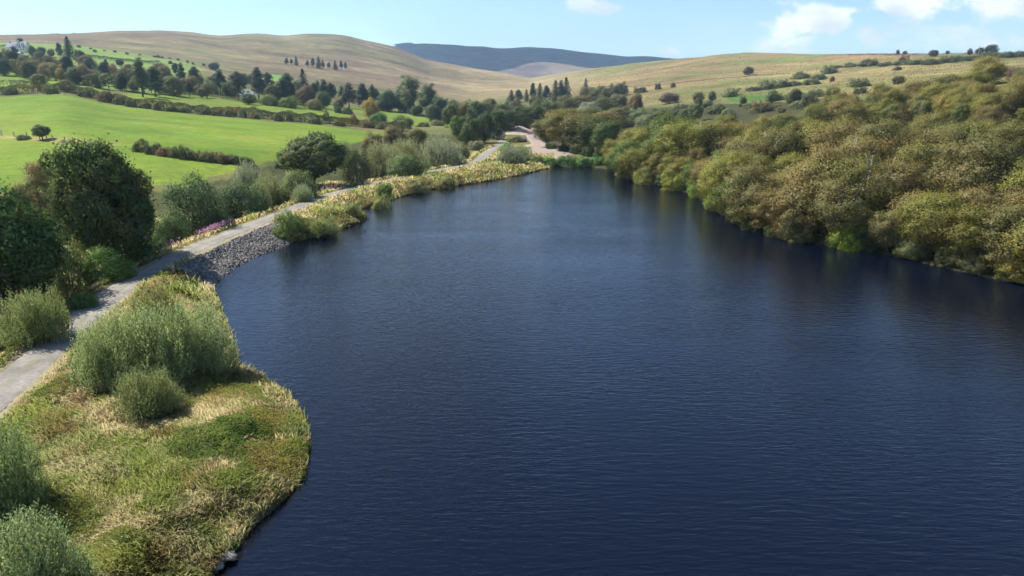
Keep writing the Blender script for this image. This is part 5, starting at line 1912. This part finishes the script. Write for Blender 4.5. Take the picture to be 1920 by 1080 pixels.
for i in range(4):
    MB().box((-1.9 + i * 1.27, 0, 2.1), (.12, .12, 4.0)).build('post', M_DARK, c)
for k in range(3):
    for j in range(4):
        MB().box((-1.27 + k * 1.27, -.02, 2.2 + j * .5), (1.14, .05, .36)).build('panel', M_ORANGE, c)


def pole(px, base, top, label, arm=True, d=None, mat=M_WOOD):
    x, y, z = place(px, base, d)
    h = CAM_H + px_dir(px, top)[1] * y - z
    r = root('utility_pole', (x, y, z), label, 'utility pole', 'utility poles', rz=.4)
    rr = max(.14, y * .00030)
    MB().tube([(0, 0, -.4), (0, 0, h * .5), (0, 0, h)], [rr * 1.15, rr, rr * .8], 8).build('pole', mat, r)
    if arm:
        MB().box((0, 0, h - .5), (1.6, .14, .14)).build('crossarm', mat, r)
        for s in (-.65, 0, .65):
            MB().tube([(s, 0, h - .42), (s, 0, h - .2)], [.06, .04], 6).build('insulator', M_WHITE, r)


pole(369, 164, 141, 'utility pole among the shelter belt conifers')
pole(89, 107, 96, 'utility pole in the meadow right of the house')
pole(1248, 159, 141, 'leftmost utility pole on the right hillside')
pole(1380, 144, 128, 'utility pole beside the lone round hillside bush')
pole(1500, 133, 116, 'third utility pole from the left on right hillside')
pole(1834, 104, 86, 'utility pole left of the skyline tree group')
pole(927, 256, 232, 'slim pole standing beside the teal cabin', False, d=300)


def fence(pxs, label, posts):
    loc = place(*pxs[0])
    r = root('wire_fence', loc, label, 'fence')
    tops = []
    for i, (q, b) in enumerate(posts):
        x, y, z = place(q, b)
        h = 1.25 + .1 * math.sin(i * 2.3)
        MB().box((x - loc[0], y - loc[1], z - loc[2] + h / 2 - .15), (.16, .16, h + .3)).build('post', M_WOOD, r)
        tops.append((x - loc[0], y - loc[1], z - loc[2] + h))
    for k in range(3):
        for a, b in zip(tops[:-1], tops[1:]):
            dz = -.1 - .38 * k
            MB().tube([(a[0], a[1], a[2] + dz), (b[0], b[1], b[2] + dz)], [.012, .012], 4).build('wire', M_DARK, r)


fence([(75, 262)], 'wire fence with pale posts crossing the bright field at left', [(-25, 252), (3.5, 255), (27, 256.5), (51, 258), (75, 262), (88, 263), (99, 264), (122, 266), (137, 267), (160, 270)])
fence([(330, 211)], 'wire fence with thin posts along the long gorse hedge', [(122, 178), (185, 192), (216, 197), (288, 208), (311, 211), (352, 214), (374, 217), (415, 220), (436, 222), (457, 224), (502, 227), (522, 229), (565, 232), (585, 234)])

# ------------------------------------------------------------------ house
def house(px, base, wpx, label, rz, d=None, big=True):
    x, y, z = place(px, base, d)
    Lh = wpx / FPX * y
    r = root('house' if big else 'cottage', (x, y, z), label, 'house', rz=rz)
    dp, wh, rh = 7.0, 3.2 if big else 2.5, 4.4 if big else 2.3
    m = MB().box((0, 0, wh / 2 - .4), (Lh, dp, wh + .8))
    for sx in (-1, 1):
        e = sx * Lh / 2
        m.poly([(e, -dp / 2, wh), (e, dp / 2, wh), (e, 0, wh + rh - .1)])
    m.build('wall', M_WALL, r)
    ov = .35
    rm = MB()
    for sy in (-1, 1):
        a = [(-Lh / 2 - ov, sy * (dp / 2 + ov), wh - .25), (Lh / 2 + ov, sy * (dp / 2 + ov), wh - .25), (Lh / 2 + ov, 0, wh + rh), (-Lh / 2 - ov, 0, wh + rh)]
        b = [(p[0], p[1], p[2] + .18) for p in a]
        rm.poly(a[::-1]).poly(b)
        rm.poly([a[0], a[1], b[1], b[0]])
        rm.poly([a[1], a[2], b[2], b[1]]).poly([a[3], a[0], b[0], b[3]])
    ro = rm.build('roof', M_SLATE, r)
    for cx in ((-.42, .03) if big else (-.35,)):
        MB().box((cx * Lh, 0, wh + rh + .5), (.9, .8, 1.8)).build('chimney', M_WHITE, ro)
    if big:
        MB().box((-.02 * Lh, -dp * .27, wh + rh * .46 + .3), (.45, dp * .62, .5)).build('parapet', M_WHITE, ro)
        for cx in (.14, .36):
            dm = MB().box((cx * Lh, -dp * .30, wh + 1.7), (1.7, 2.2, 1.8))
            dm.poly([(cx * Lh - .85, -dp * .30 - 1.1, wh + 2.6), (cx * Lh + .85, -dp * .30 - 1.1, wh + 2.6), (cx * Lh, -dp * .30 - 1.1, wh + 3.4)])
            dm.build('dormer', M_WHITE, ro)
            for s in (-1, 1):
                q = MB().poly([(cx * Lh + s * 1.05, -dp * .3 - 1.25, wh + 2.5), (cx * Lh, -dp * .3 - 1.25, wh + 3.55), (cx * Lh, -dp * .3 + 1.3, wh + 3.55), (cx * Lh + s * 1.05, -dp * .3 + 1.3, wh + 2.5)])
                q.build('dormer_roof', M_SLATE, ro)
            MB().box((cx * Lh, -dp * .30 - 1.13, wh + 1.85), (1.0, .06, 1.1)).build('dormer_window', M_GLASS, ro)
    for cx in ((-.38, -.18, .12, .30, .43) if big else (-.25, .25)):
        wo_ = MB().box((cx * Lh, -dp / 2 - .02, 1.6), (1.3, .08, 1.2)).build('window', M_WHITE, r)
        MB().box((cx * Lh, -dp / 2 - .06, 1.6), (1.05, .06, .95)).build('pane', M_GLASS, wo_)
    MB().box((.0 * Lh, -dp / 2 - .03, 1.05), (1.0, .08, 2.1)).build('door', M_DARK, r)
    if big:
        MB().box((.52 * Lh, .6, 1.2), (2.6, 5, 2.6)).build('annex', M_WALL, r)
        MB().box((.52 * Lh, .6, 2.6), (2.9, 5.3, .2)).build('annex_roof', M_SLATE, r)


house(36, 97, 37, 'white rendered house with grey slate roof on the left hill', -.12)
house(464, 186, 22, 'white cottage mostly hidden among the shelter belt conifers', .3, big=False)
c = root('farm_shed', place(35, 107), 'low grey shed below the white house', 'shed', rz=-.1)
MB().box((0, 0, 1.1), (6, 4, 2.8)).build('wall', M_WHITE, c)
MB().poly([(-3.3, -2.4, 2.3), (3.3, -2.4, 2.3), (3.3, 0, 3.7), (-3.3, 0, 3.7)]).poly([(-3.3, 2.4, 2.3), (-3.3, 0, 3.7), (3.3, 0, 3.7), (3.3, 2.4, 2.3)]).build('roof', M_SLATE, c)
MB().box((1, -2.02, 1.1), (1.6, .08, 2.0)).build('door', M_DARK, c)

# sheep
def sheep(px, py, label, rz):
    r = root('sheep', place(px, py), label, 'sheep', rz=rz)
    prof = [(-.62, .08), (-.55, .22), (-.3, .33), (0, .35), (.3, .33), (.5, .24), (.58, .1)]
    MB().tube([(a, 0, .72) for a, b in prof], [b for a, b in prof], 10).build('body', M_WOOL, r)
    MB().tube([(.48, 0, .85), (.66, 0, 1.0), (.86, 0, .95), (.95, 0, .88)], [.15, .12, .1, .05], 8).build('head', M_WOOL, r)
    for sx in (-.38, .36):
        for sy in (-.16, .16):
            MB().tube([(sx, sy, .6), (sx + .02, sy, .3), (sx, sy, -.02)], [.07, .045, .04], 6).build('leg', M_DARK, r)


sheep(1587, 137, 'left one of two white sheep on the hillside', .5)
sheep(1616, 139, 'right one of two white sheep on the hillside', 2.4)

# ------------------------------------------------------------------ clouds drifting over the far hills (their shade lies on them)
def cloud(cx, cy, sx, sy, alt, seed, label):
    g = np.random.default_rng(seed)
    r = root('cloud', (cx, cy, alt), label, 'cloud')
    IV, IF = ico()
    V, F = IV, IF
    for _ in range(3):
        mp, nv, nf = {}, list(map(tuple, V)), []
        def midp(a, b):
            k = (min(a, b), max(a, b))
            if k not in mp:
                m = (np.array(nv[a]) + np.array(nv[b])) / 2
                mp[k] = len(nv)
                nv.append(tuple(m / np.linalg.norm(m)))
            return mp[k]
        for a, b, c_ in F:
            ab, bc, ca_ = midp(a, b), midp(b, c_), midp(c_, a)
            nf += [(a, ab, ca_), (b, bc, ab), (c_, ca_, bc), (ab, bc, ca_)]
        V, F = np.array(nv), np.array(nf)
    nn = fbm(V[:, 0] * 2.2 + seed, V[:, 1] * 2.2 + V[:, 2] * 1.9, seed, 5)
    V = V * (.55 + .9 * nn)[:, None] * np.array([sx, sy, min(sx, sy) * .28])
    V[:, 2] = np.maximum(V[:, 2], -min(sx, sy) * .06)
    link('puff', mesh_np('cloud_puff', V, F, M_CLOUD, smooth=True), r)


def over(px, py, d, alt):
    """where a cloud must float to shade that point of the far hills"""
    s, t = px_dir(px, py)
    z = CAM_H + t * d
    k = (alt - z) / sdir.z
    return s * d + sdir.x * k, d + sdir.y * k


for i, (q, p_, d, sx, sy, l) in enumerate([(1065, 106, 4300, 900, 820, 'broad white cloud above the far right hill'), (890, 104, 3800, 420, 480, 'small cloud above the gap between the far hills'),
                                          (825, 92, 4250, 210, 330, 'cloud above the far left hill')]):
    x, y = over(q, p_, d, 1500)
    cloud(x, y, sx, sy, 1500, 950 + i, l)

# ------------------------------------------------------------------ haze
hz = MB().box((0, 3800, 190), (17000, 7900, 390))
m, N, L, out = new_mat('haze_air')
pv = N.new('ShaderNodeVolumePrincipled')
pv.inputs['Color'].default_value = (.50, .74, 1.0, 1)
pv.inputs['Density'].default_value = 0.0001
pv.inputs['Anisotropy'].default_value = .25
L.new(pv.outputs[0], out.inputs['Volume'])
ho = hz.build('haze', m)
tag(ho, kind='stuff')
